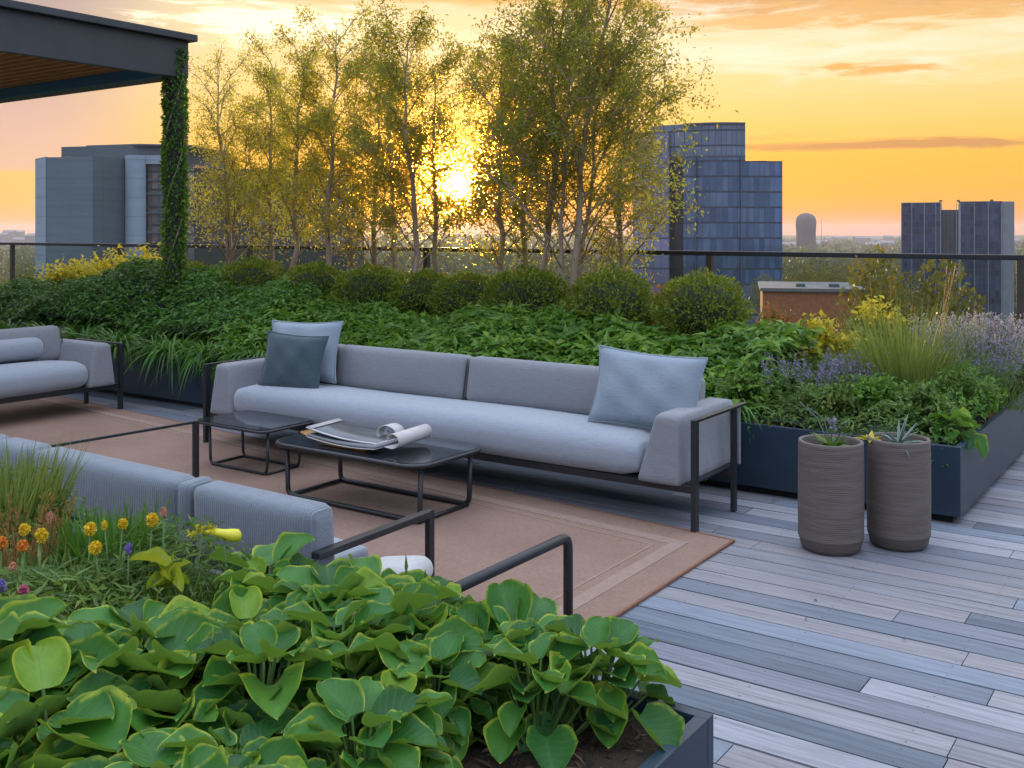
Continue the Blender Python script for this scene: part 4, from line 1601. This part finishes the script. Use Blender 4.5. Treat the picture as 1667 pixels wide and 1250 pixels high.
for px, py, z, rad, mt, lab, kd in [
    (147, 861, .66, .017, FL_Y, 'yellow pom flower left of the strappy tuft, higher of the close pair there', 'pom'),
    (155, 892, .63, .017, FL_Y, 'yellow pom flower directly below another, beside the strappy tuft', 'pom'),
    (200, 853, .66, .014, FL_Y, 'round yellow flower in the middle of the strappy tuft', 'pom'),
    (170, 855, .65, .009, FL_Y, 'slim yellow bud between two yellow pom flowers', 'spike'),
    (248, 846, .66, .018, FL_Y, 'yellow pom flower nearest the big yellow bud', 'pom'),
    (40, 862, .68, .015, FL_Y, 'pale yellow flower below the tan seeding grass', 'pom'),
    (67, 872, .66, .018, FL_Y, 'deep yellow flower beside the orange one', 'pom'),
    (3, 884, .66, .016, FL_O, 'orange flower at the edge under the tan grass', 'pom'),
    (37, 889, .65, .015, FL_O, 'orange flower below the pale yellow one', 'pom'),
    (82, 842, .68, .011, FL_C, 'coral flower spike in front of the sofa base', 'spike'),
    (21, 924, .62, .010, FL_C, 'small coral flower low among the foliage', 'spike'),
    (38, 961, .60, .013, FL_P, 'pink round flower above the broad leaves', 'pom'),
    (2, 955, .61, .012, FL_V, 'pale violet flower at the edge near the pink one', 'spike'),
    (209, 893, .62, .010, FL_V, 'violet flower spike under the strappy tuft', 'spike'),
    (266, 834, .69, .010, FL_C, 'striped coral spike standing before the ribbed sofa back', 'spike'),
]:
    flower(px, py, z, rad * .98, mt, lab, kd)

# the big yellow bud on its stem
p = at(365, 868, .68)
root = empty('yellow_bud', (p.x, p.y, .49))
root.scale = (.66, .66, .66)
tag(root, 'large yellow tubular bud leaning out before the ribbed sofa back', 'flower', 'flowers in the near planter')
YB = plain('yellow_bud_skin', (.50, .46, .015), (.62, .56, .03), .45, 12, bump=.3, bscale=50)
m = MB()
ax1 = Vector((RX, RY, 0))
pts = [(-ax1 * .10 + Vector((0, 0, .29)))[:], (-ax1 * .06 + Vector((0, 0, .295)))[:], (-ax1 * .0 + Vector((0, 0, .285)))[:], (ax1 * .04 + Vector((0, 0, .278)))[:], (ax1 * .065 + Vector((0, 0, .277)))[:], (ax1 * .078 + Vector((0, 0, .278)))[:]]
m.tube(pts, (.006, .014, .022, .030, .029, .012), 12)
m.build('bud', YB, root)
m = MB()
m.tube([(0, 0, -.03), (.01, .0, .14), (0, 0, .27)], .004, 6)
m.tube([(-.02, 0, -.03), tuple(-ax1 * .12 + Vector((0, 0, .15))), tuple(-ax1 * .10 + Vector((0, 0, .29)))], .005, 6)
m.build('stem', STEM, root)
m = MB()
for kx in np.linspace(-.15, -.05, 9):
    add_leaves(m, np.array([ax1 * kx + Vector((0, 0, .31 - .25 * (kx + .07) ** 2 * 20))]).repeat(6, 0) + RNG.normal(size=(6, 3)) * .008, rand_dirs(6), rand_dirs(6), .028, .016)
m.build('bract', L_YELLOW, root)
# lime leaves below it
p = at(270, 890, .62)
root = empty('lime_leaf_plant', (p.x, p.y, .45))
tag(root, 'plant with folded lime-yellow leaves beside the big yellow bud', 'plant')
LIME = leafmat('lime_leaf', [(.22, .32, .02), (.38, .42, .03)], .4, (.6, .6, .05), .4)
m = MB()
for i in range(6):
    a = i * 1.15 + .3
    pt = RNG.uniform(.1, .9)
    A = np.array((math.cos(a), math.sin(a), pt))
    broad_leaf(m, (0, 0, .05 + .02 * (i % 4)), A, np.array((-math.cos(a) * pt, -math.sin(a) * pt, 1)), RNG.uniform(.08, .12), .050, .6, .2)
m.build('leaves', LIME, root)

# ------------------------------------------------------------------ glass railing
GLASS, k, b, out = newmat('clear_glass')
tr = k.n('ShaderNodeBsdfTransparent')
tr.inputs[0].default_value = (.86, .90, .89, 1)
gl = k.n('ShaderNodeBsdfGlossy')
gl.inputs['Roughness'].default_value = .02
fr = k.n('ShaderNodeLayerWeight')
fr.inputs[0].default_value = .5
mx = k.n('ShaderNodeMixShader')
k.set(mx.inputs[0], k.m('ADD', .015, k.m('MULTIPLY', k.m('POWER', fr.outputs['Facing'], 5.0), .35)))
GLASS.node_tree.links.new(tr.outputs[0], mx.inputs[1])
GLASS.node_tree.links.new(gl.outputs[0], mx.inputs[2])
GLASS.node_tree.links.new(mx.outputs[0], out.inputs[0])
BRONZE = plain('bronze_post', (.035, .026, .018), (.05, .036, .024), .4, 10, spec=.6)
RAILY, RAILZ = 9.25, 1.40
rail = empty('glass_railing', (0, RAILY, 0))
tag(rail, 'glass railing with slim black top rail and bronze posts along the roof edge', 'railing')
posts = [-16.65, -13.7, -10.75, -7.68, -4.12, -1.385, 1.6]
for x in posts:
    m = MB()
    m.box((x - .03, -.03, 0), (x + .03, .03, RAILZ - .045), bev=.004)
    po = m.build('post', BRONZE, rail)
    m = MB()
    m.box((x - .06, -.06, -.02), (x + .06, .06, .012), bev=.003)
    m.build('base_plate', STEEL, po)
m = MB()
m.box((-20, -.032, RAILZ - .045), (4.5, .032, RAILZ), bev=.006)
m.build('top_rail', STEEL, rail)
for x0, x1 in zip(posts, posts[1:]):
    m = MB()
    m.box((x0 + .035, -.006, .08), (x1 - .035, .006, RAILZ - .047))
    m.build('glass_panel', GLASS, rail)

# ------------------------------------------------------------------ pergola
PERG = plain('pergola_metal', (.030, .034, .040), (.042, .047, .055), .5, 3, bump=.05, bscale=60)
PBLUE = plain('pergola_blue_steel', (.016, .11, .20), (.024, .14, .25), .5, 3)
WOOD = plain('cedar_slat', (.46, .165, .050), (.62, .26, .085), .6, 6, (.6, 12, 12), bump=.3, bscale=40)
PX, PY, PZ = -9.14, 7.02, 3.70
perg = empty('pergola', (PX, PY, 0))
tag(perg, 'dark steel pergola with cedar slat roof over the end of the terrace', 'pergola')
m = MB()
m.box((-.17, -.17, 0), (-.03, -.03, PZ - .47), bev=.006)
m.build('post', PERG, perg)
m = MB()
m.box((-.06, -9.0, PZ - .47), (0, 0, PZ - .075), bev=.006)
m.box((-.24, -9.0, PZ - .0745), (.07, .07, PZ), bev=.008)
m.build('roof_beam', PERG, perg)
m = MB()
m.box((-9, -.20, PZ - .47), (-.2015, 0, PZ - .075), bev=.006)
m.box((-9, -.24, PZ - .0745), (-.2415, .07, PZ), bev=.008)
m.build('roof_beam', PERG, perg)
m = MB()
m.box((-9, -.26, PZ - .468), (-.065, -.2025, PZ - .352), bev=.004)
m.build('inner_joist', PBLUE, perg)
m = MB()
y = -.27
while y > -8.8:
    m.box((-8.9, y - .055, PZ - .352), (-.065, y, PZ - .30), bev=0)
    y -= .145
m.build('slats', WOOD, perg)
m = MB()
m.box((-9, -9, PZ - .298), (-.065, -.2045, PZ - .285))
m.build('roof_sheet', PERG, perg)
m = MB()
m.box((-.2, -9.0, 0), (0, -8.8, PZ - .471), bev=.006)
m.box((-9.0, -.2, 0), (-8.8, 0, PZ - .471), bev=.006)
m.build('post', PERG, perg)
# vine wound up the post
m, st = MB(), MB()
tt = np.linspace(0, 1, 60)
for ph in (0, 2.1, 4.0):
    st.tube(np.stack([-.1 + .108 * np.cos(tt * 9 + ph), -.1 + .108 * np.sin(tt * 9 + ph), .3 + tt * 3.0], 1), .007, 5)
n = 5200
z = .3 + 3.25 * RNG.random(n)
a = RNG.random(n) * 2 * PI
rr = .088 + .030 * RNG.random(n) + .008 * np.sin(z * 7 + a)
P = np.stack([-.1 + np.cos(a) * rr, -.1 + np.sin(a) * rr, z], 1)
A = np.stack([np.cos(a), np.sin(a), -.6 + RNG.normal(size=n) * .5], 1) + rand_dirs(n) * .5
add_leaves(m, P, A, rand_dirs(n) + np.array((0, 0, .6)), .050 * RNG.uniform(.6, 1.2, n), .028, 0)
vine = empty('climbing_vine', (PX, PY, 0))
st.build('stem', BARK, vine)
m.build('foliage', L_COVER, vine)
tag(vine, 'green climbing vine covering the corner post of the pergola', 'vine')

# ------------------------------------------------------------------ the city beyond
GZ = -30.0
HZ = NT


def facade(name, c1, c2, px, pz, line=.10, rough=.2, lc=(.02, .022, .026), off=0.0, spec=.7, zline=.12):
    """glass curtain wall: panes with small differences in tone and tilt, thin mullions"""
    m, k, b, out = newmat(name)
    v = coord(k)
    s = k.n('ShaderNodeSeparateXYZ')
    k.set(s.inputs[0], v)
    x = k.m('DIVIDE', k.m('ADD', s.outputs[0], k.m('MULTIPLY', s.outputs[1], .9)), px)
    z = k.m('DIVIDE', k.m('ADD', s.outputs[2], off), pz)
    cmb = k.n('ShaderNodeCombineXYZ')
    k.set(cmb.inputs[0], k.m('FLOOR', x))
    k.set(cmb.inputs[1], k.m('FLOOR', z))
    wn = k.n('ShaderNodeTexWhiteNoise', noise_dimensions='2D')
    k.set(wn.inputs['Vector'], cmb.outputs[0])
    big = k.noise(v, .10, 3)
    col = k.mix(wn.outputs[0], c1, c2)
    col = k.mix(k.m('MULTIPLY', k.smooth(big, .4, .65), .5), col, tuple(q * .5 for q in c1))
    ln = k.m('MAXIMUM', k.m('LESS_THAN', k.m('FRACT', x), line), k.m('LESS_THAN', k.m('FRACT', z), zline))
    k.set(b.inputs['Base Color'], k.mix(ln, col, lc))
    k.set(b.inputs['Roughness'], k.m('ADD', rough, k.m('MULTIPLY', ln, .4)))
    b.inputs['Specular IOR Level'].default_value = spec
    k.set(b.inputs['Normal'], k.bump(k.noise(v, .5, 2), .25, .12))
    return m


def concrete(name, c1, c2, ph=1.1, pw=6):
    m, k, b, out = newmat(name)
    v = coord(k)
    s = k.n('ShaderNodeSeparateXYZ')
    k.set(s.inputs[0], v)
    ln = k.m('MAXIMUM', k.m('LESS_THAN', k.m('FRACT', k.m('DIVIDE', s.outputs[2], ph)), .06), k.m('LESS_THAN', k.m('FRACT', k.m('DIVIDE', s.outputs[0], pw)), .012))
    f = k.noise(k.mapping(v, (.15, .15, 1)), .9, 6)
    f2 = k.noise(v, .07, 3)
    col = k.mix(k.m('MULTIPLY', ln, .35), k.ramp(k.m('ADD', k.m('MULTIPLY', f, .5), k.m('MULTIPLY', f2, .5)), [(.3, c1), (.7, c2)]), tuple(q * .5 for q in c1))
    k.set(b.inputs['Base Color'], col)
    b.inputs['Roughness'].default_value = .85
    return m


CONC = concrete('panel_concrete', (.090, .120, .135), (.130, .160, .175))
CONC_L = concrete('pale_concrete', (.20, .24, .30), (.27, .31, .36), 3.8, 2.2)
CONC_D = concrete('dark_concrete', (.060, .080, .090), (.085, .105, .115))
WIN_D = facade('dark_window', (.04, .045, .06), (.17, .14, .14), 1.45, 3.6, .14, .15, (.012, .012, .014))
TOWER = facade('blue_curtain_wall', (.030, .068, .150), (.105, .155, .255), 1.5, 3.75, .08, .2, (.012, .02, .04), .5)
TOWER_R = facade('violet_curtain_wall', (.12, .125, .23), (.19, .18, .29), 1.5, 3.75, .07, .16, (.04, .045, .07), .6)
TOWER_T = facade('grey_curtain_wall', (.085, .115, .18), (.13, .16, .23), 1.5, 3.75, .08, .3, (.02, .03, .05), .5)
OFFICE = facade('navy_curtain_wall', (.012, .022, .060), (.060, .078, .14), 1.05, 1.9, .16, .18, (.015, .018, .03), zline=.1)
FIN = plain('pale_fin', (.17, .19, .23), (.22, .24, .28), .7, .5)
BRICK = plain('orange_brick', (.24, .085, .035), (.36, .135, .055), .9, 2.2, bump=.2, bscale=6)
ROOFP = plain('pale_roof', (.13, .115, .115), (.18, .16, .16), .9, .4)


def building(X, Y, label, name='office_building', cat='building', rz=0.0):
    root = empty(name, tuple(cw(X, Y, GZ)), YAW + rz)
    return tag(root, label, cat)


s2 = .12
bl = building(-80, 200, 'grey concrete building with windowless slab front and dark window bays, behind the slender trees')
X = lambda px, y=0: (px - 833.5) * s2 * (200 + y) / 200 + 80
Zt = lambda py: EYE + (375 - py) * s2 - GZ
m = MB()
m.prism([(X(58, 6), 6), (X(75), 0), (X(157), -1.5), (X(187), 5), (X(187), 40), (X(58), 40)], 0, Zt(256))
m.build('slab_wall', CONC, bl)
m = MB()
m.prism([(X(57.6, 6), 5.95), (X(75), -.14), (X(75.4), .5), (X(60, 6), 6.2)], 0, Zt(255))
m.build('lit_return_face', CONC_L, bl)  # left return of the slab, its lighter lit look put into paler concrete
m = MB()
m.prism([(X(157), -1.62), (X(187.6), 4.9), (X(187.2), 6), (X(157.2), -.8)], 0, Zt(254.6))
m.build('return_wall', CONC_D, bl)
m = MB()
aa = np.linspace(PI, 2 * PI, 14)
cxx, rad_ = (X(187) + X(222)) / 2, (X(222) - X(188)) / 2
m.prism([(cxx + rad_ * math.cos(q), 5.5 + rad_ * math.sin(q)) for q in aa], 0, Zt(250))
m.build('round_column', CONC_L, bl)
m = MB()
m.prism([(X(188), 5.6), (X(262), 5.0), (X(262), 9), (X(188), 9)], Zt(264), Zt(249.6))
m.build('lintel', CONC_L, bl)
m = MB()
m.box((X(222), 6.5, 0), (X(300), 38, Zt(264.2)))
m.build('window_bay', WIN_D, bl)
m = MB()
for py in (289, 312, 344, 377):
    m.box((X(221), 6.1, Zt(py) - .35), (X(300), 6.48, Zt(py)))
m.build('spandrel', CONC_D, bl)
m = MB()
m.prism([(X(100, 12), 12), (X(205, 8), 8), (X(290, 11), 11), (X(290), 36), (X(100, 12), 36)], Zt(262), Zt(231))
m.prism([(X(99.5), 11.8), (X(205), 7.7), (X(290.5), 10.8), (X(290.5), 36.2), (X(99.5), 36.2)], Zt(230.98), Zt(228.5))
m.build('penthouse', CONC_D, bl)
m = MB()
m.prism([(X(85), 5), (X(99), 4), (X(99), 6), (X(85), 7)], Zt(255.9), Zt(252.5))
m.build('roof_unit', CONC_L, bl)
m = MB()
m.prism([(X(300.2), 7), (X(545), 14), (X(545), 40), (X(300.2), 40)], 0, Zt(270))
m.build('far_wing', plain('dark_render', (.030, .032, .026), (.048, .048, .038), .9, .2), bl)
for px in range(318, 540, 26):
    for py in (292, 322, 352, 384):
        y_ = 7 + 7 * (px - 300) / 245
        m = MB()
        m.prism([(X(px), y_ - .1), (X(px + 18), y_ + .42), (X(px + 18), y_ + 1), (X(px), y_ + .6)], Zt(py + 17), Zt(py))
        m.build('window', WIN_D, bl)

s3 = .15
X = lambda px: (px - 1156) * s3
Zt = lambda py: EYE + (375 - py) * s3 - GZ
bt = building((1156 - 833.5) * s3, 250, 'tall stepped blue glass tower rising beyond the railing', rz=-.17)
m = MB()
front = [(X(1113) + (X(1212) - X(1113)) * q, -1.6 * math.sin(PI * q)) for q in np.linspace(0, 1, 9)]
m.prism(front + [(X(1212), 30), (X(1113), 30)], 0, Zt(254))
m.build('main_block', TOWER, bt)
m = MB()
m.prism([(x, y + .35) for x, y in front] + [(X(1212), 29.6), (X(1060), 29.6), (X(1060), 4)], Zt(253.6), Zt(201))
m.build('upper_storeys', TOWER_T, bt)
m = MB()
for zz in (Zt(254), Zt(201)):
    m.prism([(x, y - .12) for x, y in front] + [(X(1212.6), 4), (X(1110), 4)], zz - .25, zz + .12)
m.build('parapet', CONC_D, bt)
m = MB()
m.prism([(X(1212.4), 1.2), (X(1272), 3.2), (X(1272), 27), (X(1212.4), 27)], 0, Zt(262))
m.build('side_wing', TOWER, bt)
m = MB()
m.prism([(X(1030), 3), (X(1090), 1.2), (X(1090), 28), (X(1030), 28)], 0, Zt(212))
m.build('violet_block', TOWER_R, bt)
m = MB()
m.prism([(X(1090.3), 5.5), (X(1112.6), 5.0), (X(1112.6), 20), (X(1090.3), 20)], 0, Zt(262))
m.build('dark_recess', plain('recess_glass', (.010, .016, .024), (.02, .03, .04), .15, .2), bt)
m = MB()
m.box((X(1150), 8, Zt(201)), (X(1178), 16, Zt(197)), bev=.1)
m.box((X(1225), 9, Zt(262)), (X(1250), 16, Zt(258.5)), bev=.1)
m.build('roof_plant', CONC_D, bt)
m = MB()
m.box((X(1204.6), -.9, 0), (X(1206), .2, Zt(254)))
m.box((X(1132), -1.9, 0), (X(1133), -1.0, Zt(254)))
m.build('mullion_fin', CONC_D, bt)

s4 = .168 * .917
X = lambda px: (px - 1557) * s4
Zt = lambda py: EYE + (375 - py) * .168 - GZ
bo = building((1557 - 833.5) * .168, 280, 'dark navy office block with pale vertical fins and a notched roof', rz=-.409)
m = MB()
m.prism([(X(1465), 0), (X(1532), 0), (X(1532), 26), (X(1465), 26)], 0, Zt(329))
m.prism([(X(1560), 0), (X(1630), 0), (X(1630), 26), (X(1560), 26)], 0, Zt(328))
m.build('glass_block', OFFICE, bo)
m = MB()
m.prism([(X(1532.2), 3.2), (X(1559.8), 3.2), (X(1559.8), 24), (X(1532.2), 24)], 0, Zt(341))
m.build('recessed_bay', plain('recess_wall', (.07, .065, .07), (.11, .10, .10), .6, .6), bo)
m = MB()
m.prism([(X(1630.3), .8), (X(1650), 2.4), (X(1650), 26), (X(1630.3), 26)], 0, Zt(328.4))
m.build('end_wall', plain('end_wall', (.16, .165, .18), (.20, .205, .22), .8, .5), bo)
m = MB()
for px, w_ in ((1466, .8), (1483, 1.2), (1504, 1.4), (1523, 1.0), (1531, 1.6), (1536, .7), (1543, .7), (1550, .7), (1557, 1.0), (1562, 4), (1586, 1.2), (1608, 1.2), (1629, 1.2)):
    y0 = 2.85 if 1533 < px < 1556 else -.32
    m.box((X(px - w_ / 2), y0, 0), (X(px + w_ / 2), y0 + .3, Zt(330 if not 1533 < px < 1556 else 343)))
m.build('fin', FIN, bo)
for px in (1531, 1560, 1614):
    m = MB()
    m.box((X(px) - .4, 2, Zt(328)), (X(px) + .4, 3, Zt(325)))
    m.build('roof_vent', CONC_D, bo)

s5 = .072
bb = building(34.6, 122, 'low orange brick building with a pale flat roof below the railing', 'brick_building', rz=-.22)
m = MB()
m.box((-4.6, 0, 0), (7.0, 16, 24.3))
m.build('wall', BRICK, bb)
m = MB()
m.box((-4.9, -.3, 24.3), (7.3, 16.3, 24.7), bev=.02)
m.build('roof', ROOFP, bb)
m = MB()
for x in (-.6, 3.4):
    m.box((x, 3, 24.7), (x + 1.1, 5, 25.1), bev=.05)
m.build('roof_unit', CONC_D, bb)

# water tower and far low town
FARC = plain('far_masonry', (.20, .17, .17), (.28, .24, .24), .9, .01)
FARD = plain('dark_far_masonry', (.07, .055, .065), (.10, .08, .09), .9, .05)
wtw = building((1312 - 833.5) / 1667 * 1500, 1500, 'distant round water tower on the horizon', 'water_tower', 'tower')
m = MB()
prof = [(14, 0), (14, 29), (14.2, 32), (14.6, 37), (14.8, 46), (12.5, 52), (8, 55.5), (3, 57), (0.01, 57.2)]
m.lathe(prof, 24)
m.build('tank', FARD, wtw)
m = MB()
for a in range(8):
    m.tube([(13 * math.cos(a * PI / 4), 13 * math.sin(a * PI / 4), 0), (13 * math.cos(a * PI / 4), 13 * math.sin(a * PI / 4), 35)], .7, 6)
m.build('leg', FARC, wtw)
mast = empty('radio_mast', tuple(cw((1337 - 833.5) / 1667 * 1600, 1600, GZ)), YAW)
tag(mast, 'thin radio mast beside the distant water tower', 'mast')
m = MB()
m.tube([(0, 0, 0), (0, 0, 50)], .45, 5)
m.build('pole', FARC, mast)
m = MB()
m.tube([(0, 0, 44), (0, 0, 52)], .2, 5)
m.build('antenna', FARC, mast)
r = np.random.default_rng(77)
HB = 'low houses and blocks far off on the horizon'
for q in range(46):
    px = r.uniform(1270, 1470) if q < 16 else (r.uniform(0, 60) if q < 30 else r.uniform(560, 1667))
    Y = r.uniform(1700, 3200)
    w_, h_ = r.uniform(12, 40), r.uniform(6, 15) + (14 if q in (17, 18, 20, 21) else 0)
    m = MB()
    m.box((-w_ / 2, 0, 0), (w_ / 2, 14, h_))
    o = m.build('distant_block', FARC)
    m2_ = MB()
    m2_.ragged(np.array([(-w_ / 2, 0, h_), (w_ / 2, 0, h_), (w_ / 2, 14, h_), (-w_ / 2, 14, h_), (-w_ / 2, 7, h_ + 4), (w_ / 2, 7, h_ + 4)]), [[0, 1, 5, 4], [2, 3, 4, 5], [1, 2, 5], [3, 0, 4]], 0)
    m2_.build('roof', FARC, o)
    o.location = cw((px - 833.5) / 1667 * Y, Y, GZ)
    o.rotation_euler = (0, 0, YAW + r.uniform(-.4, .4))
    tag(o, 'small hazy building far off on the horizon', 'building', HB)

# terrain
TERR, k, b, out = newmat('terrain')
v = coord(k)
f = k.noise(v, .012, 6, .6)
f2 = k.noise(v, .0016, 5)
c = k.ramp(f, [(.3, (.020, .034, .014)), (.55, (.034, .048, .018)), (.75, (.055, .062, .026))])
c = k.mix(k.smooth(f2, .5, .62), c, (.050, .060, .030))
k.set(b.inputs['Base Color'], c)
b.inputs['Roughness'].default_value = 1.0
b.inputs['Specular IOR Level'].default_value = .05
m = MB()
rings = [0, 40, 90, 160, 260, 400, 650, 1000, 1600, 2600, 4200, 6000]
na = 72
V = []
for i_, R_ in enumerate(rings):
    for a in range(na):
        q = a / na * 2 * PI
        zz = GZ + (0 if R_ < 3000 else (6 + 5 * math.sin(q * 9) + 4 * math.sin(q * 23 + 1)) * (R_ > 3000))
        V.append((R_ * math.cos(q), R_ * math.sin(q), zz))
F = []
for i_ in range(len(rings) - 1):
    for a in range(na):
        a2 = (a + 1) % na
        F.append((i_ * na + a, (i_ + 1) * na + a, (i_ + 1) * na + a2, i_ * na + a2))
m.add(np.array(V), np.array(F), 0, True)
structure(m.build('terrain', TERR))
ASPH = plain('pale_road', (.22, .21, .21), (.29, .28, .28), .9, .2)
m = MB()
R0_ = [cw(x, y, GZ + .05) for x, y in ((20, 150), (60, 190), (120, 240), (220, 300))]
R1_ = [cw(x, y, GZ + .05) for x, y in ((14, 165), (54, 207), (116, 258), (214, 320))]
for i_ in range(3):
    m.add(np.array([R0_[i_][:], R0_[i_ + 1][:], R1_[i_ + 1][:], R1_[i_][:]]), np.array([(0, 1, 2, 3)]))
L0, L1 = cw(-150, 150, GZ + .05), cw(-60, 175, GZ + .05)
m.add(np.array([cw(-190, 260, GZ + .05)[:], cw(-100, 260, GZ + .05)[:], cw(-100, 300, GZ + .05)[:], cw(-190, 300, GZ + .05)[:]]), np.array([(0, 1, 2, 3)]))
structure(m.build('road', ASPH))

# woods beyond
def woods(name, label, n, xr, yr, hr, cards, mat, seed, cl=.16):
    r = np.random.default_rng(seed)
    m = MB()
    Y = r.uniform(*yr, n) if yr[1] / yr[0] < 3 else np.exp(r.uniform(math.log(yr[0]), math.log(yr[1]), n))
    X = Y * r.uniform(*xr, n)
    Hh = r.uniform(*hr, n)
    base = np.stack([X * RX + Y * FX, X * RY + Y * FY, np.full(n, GZ)], 1)
    D = rand_dirs(n * cards, r) * (r.random((n * cards, 1)) ** .33)
    hh = np.repeat(Hh, cards)
    P = np.repeat(base, cards, 0) + D * np.stack([hh * .36, hh * .36, hh * .45], 1) + np.stack([0 * hh, 0 * hh, hh * .52], 1)
    add_leaves(m, P, rand_dirs(n * cards, r), rand_dirs(n * cards, r) + np.array((0, 0, .5)), hh * cl * 1.5, hh * cl, simple=True)
    o = m.build(name, mat)
    return tag(o, label, 'woods', kind='stuff')


woods('far_woods', 'far green woods reaching to the horizon', 5200, (-.62, .62), (330, 3000), (7, 13), 16, L_FAR, 1, .24)
woods('near_woods', 'dark green tree cover below the roof terrace', 420, (-.60, .60), (95, 320), (6, 11), 260, L_FAR, 2, .055)
GF = 'golden-leaved trees below the terrace'
for i, (px, Y, topy, hh, lab) in enumerate([
    (1305, 175, 424, 9, 'golden-green tree below the railing, first past the glass tower'), (1352, 165, 428, 9, 'golden-green tree below the railing above the pale roof'),
    (1425, 62, 404, 10, 'yellow tree with its top at the rail, before the finned block'), (1392, 170, 430, 9, 'dull green tree below the railing between the yellow trees'),
    (1540, 58, 416, 10, 'narrow yellow-green tree in front of the finned block'), (1462, 120, 436, 9, 'small golden tree at the foot of the finned block'),
    (1245, 190, 446, 8, 'golden-green tree at the foot of the glass tower'), (45, 150, 430, 9, 'yellow-green tree seen through the far end of the railing')]):
    r = np.random.default_rng(300 + i)
    top = EYE + (375 - topy) / 1667 * Y
    H_ = top - GZ
    n = 1700
    D = rand_dirs(n, r) * (r.random((n, 1)) ** .4)
    cr = hh * .5
    slim = .22 if px in (1425, 1540) else .40
    P = D * np.array((hh * slim, hh * slim, cr)) + np.array((0, 0, H_ - cr))
    m = MB()
    add_leaves(m, P, rand_dirs(n, r), rand_dirs(n, r) + np.array((0, 0, .5)), hh * .048, hh * .030, simple=True)
    root = empty('garden_tree', tuple(cw((px - 833.5) / 1667 * Y, Y, GZ)))
    m.build('crown', L_FARY, root)
    m = MB()
    m.tube([(0, 0, 0), (.2, 0, H_ * .5), (0, .1, H_ - cr)], (.35, .25, .12), 6)
    m.build('trunk', BARK, root)
    tag(root, lab, 'tree', GF)

# a bird above the trees
bird = empty('bird', tuple(cw((619 - 833.5) / 1667 * 40, 40, EYE + 350 / 1667 * 40)), 1.0)
tag(bird, 'tiny dark bird flying above the slender trees', 'bird')
m = MB()
m.tube([(-.11, 0, 0), (-.06, 0, .01), (0, 0, .012), (.07, 0, .012), (.12, 0, .02), (.15, 0, .015)], (.006, .018, .028, .026, .02, .004), 8)
m.tube([(0, .02, .01), (.01, .10, .09), (-.03, .17, .15)], (.022, .016, .003), 5)
m.tube([(0, -.02, .01), (.01, -.10, .09), (-.03, -.17, .15)], (.022, .016, .003), 5)
m.build('body', DARK, bird)

# ------------------------------------------------------------------ air
USE_HAZE = True
if USE_HAZE:
    HAZE = bpy.data.materials.new('haze')
    HAZE.use_nodes = True
    ht = HAZE.node_tree
    ht.nodes.clear()
    k = NT(ht)
    out = k.n('ShaderNodeOutputMaterial')
    pv = k.n('ShaderNodeVolumePrincipled')
    pv.inputs['Color'].default_value = (.80, .82, .90, 1)
    pv.inputs['Density'].default_value = .00011
    pv.inputs['Anisotropy'].default_value = .2
    ht.links.new(pv.outputs[0], out.inputs['Volume'])
    m = MB()
    m.box((-6200, -6200, GZ - 1), (6200, 6200, 34))
    hz = m.build('haze', HAZE)
    hz['kind'] = 'stuff'
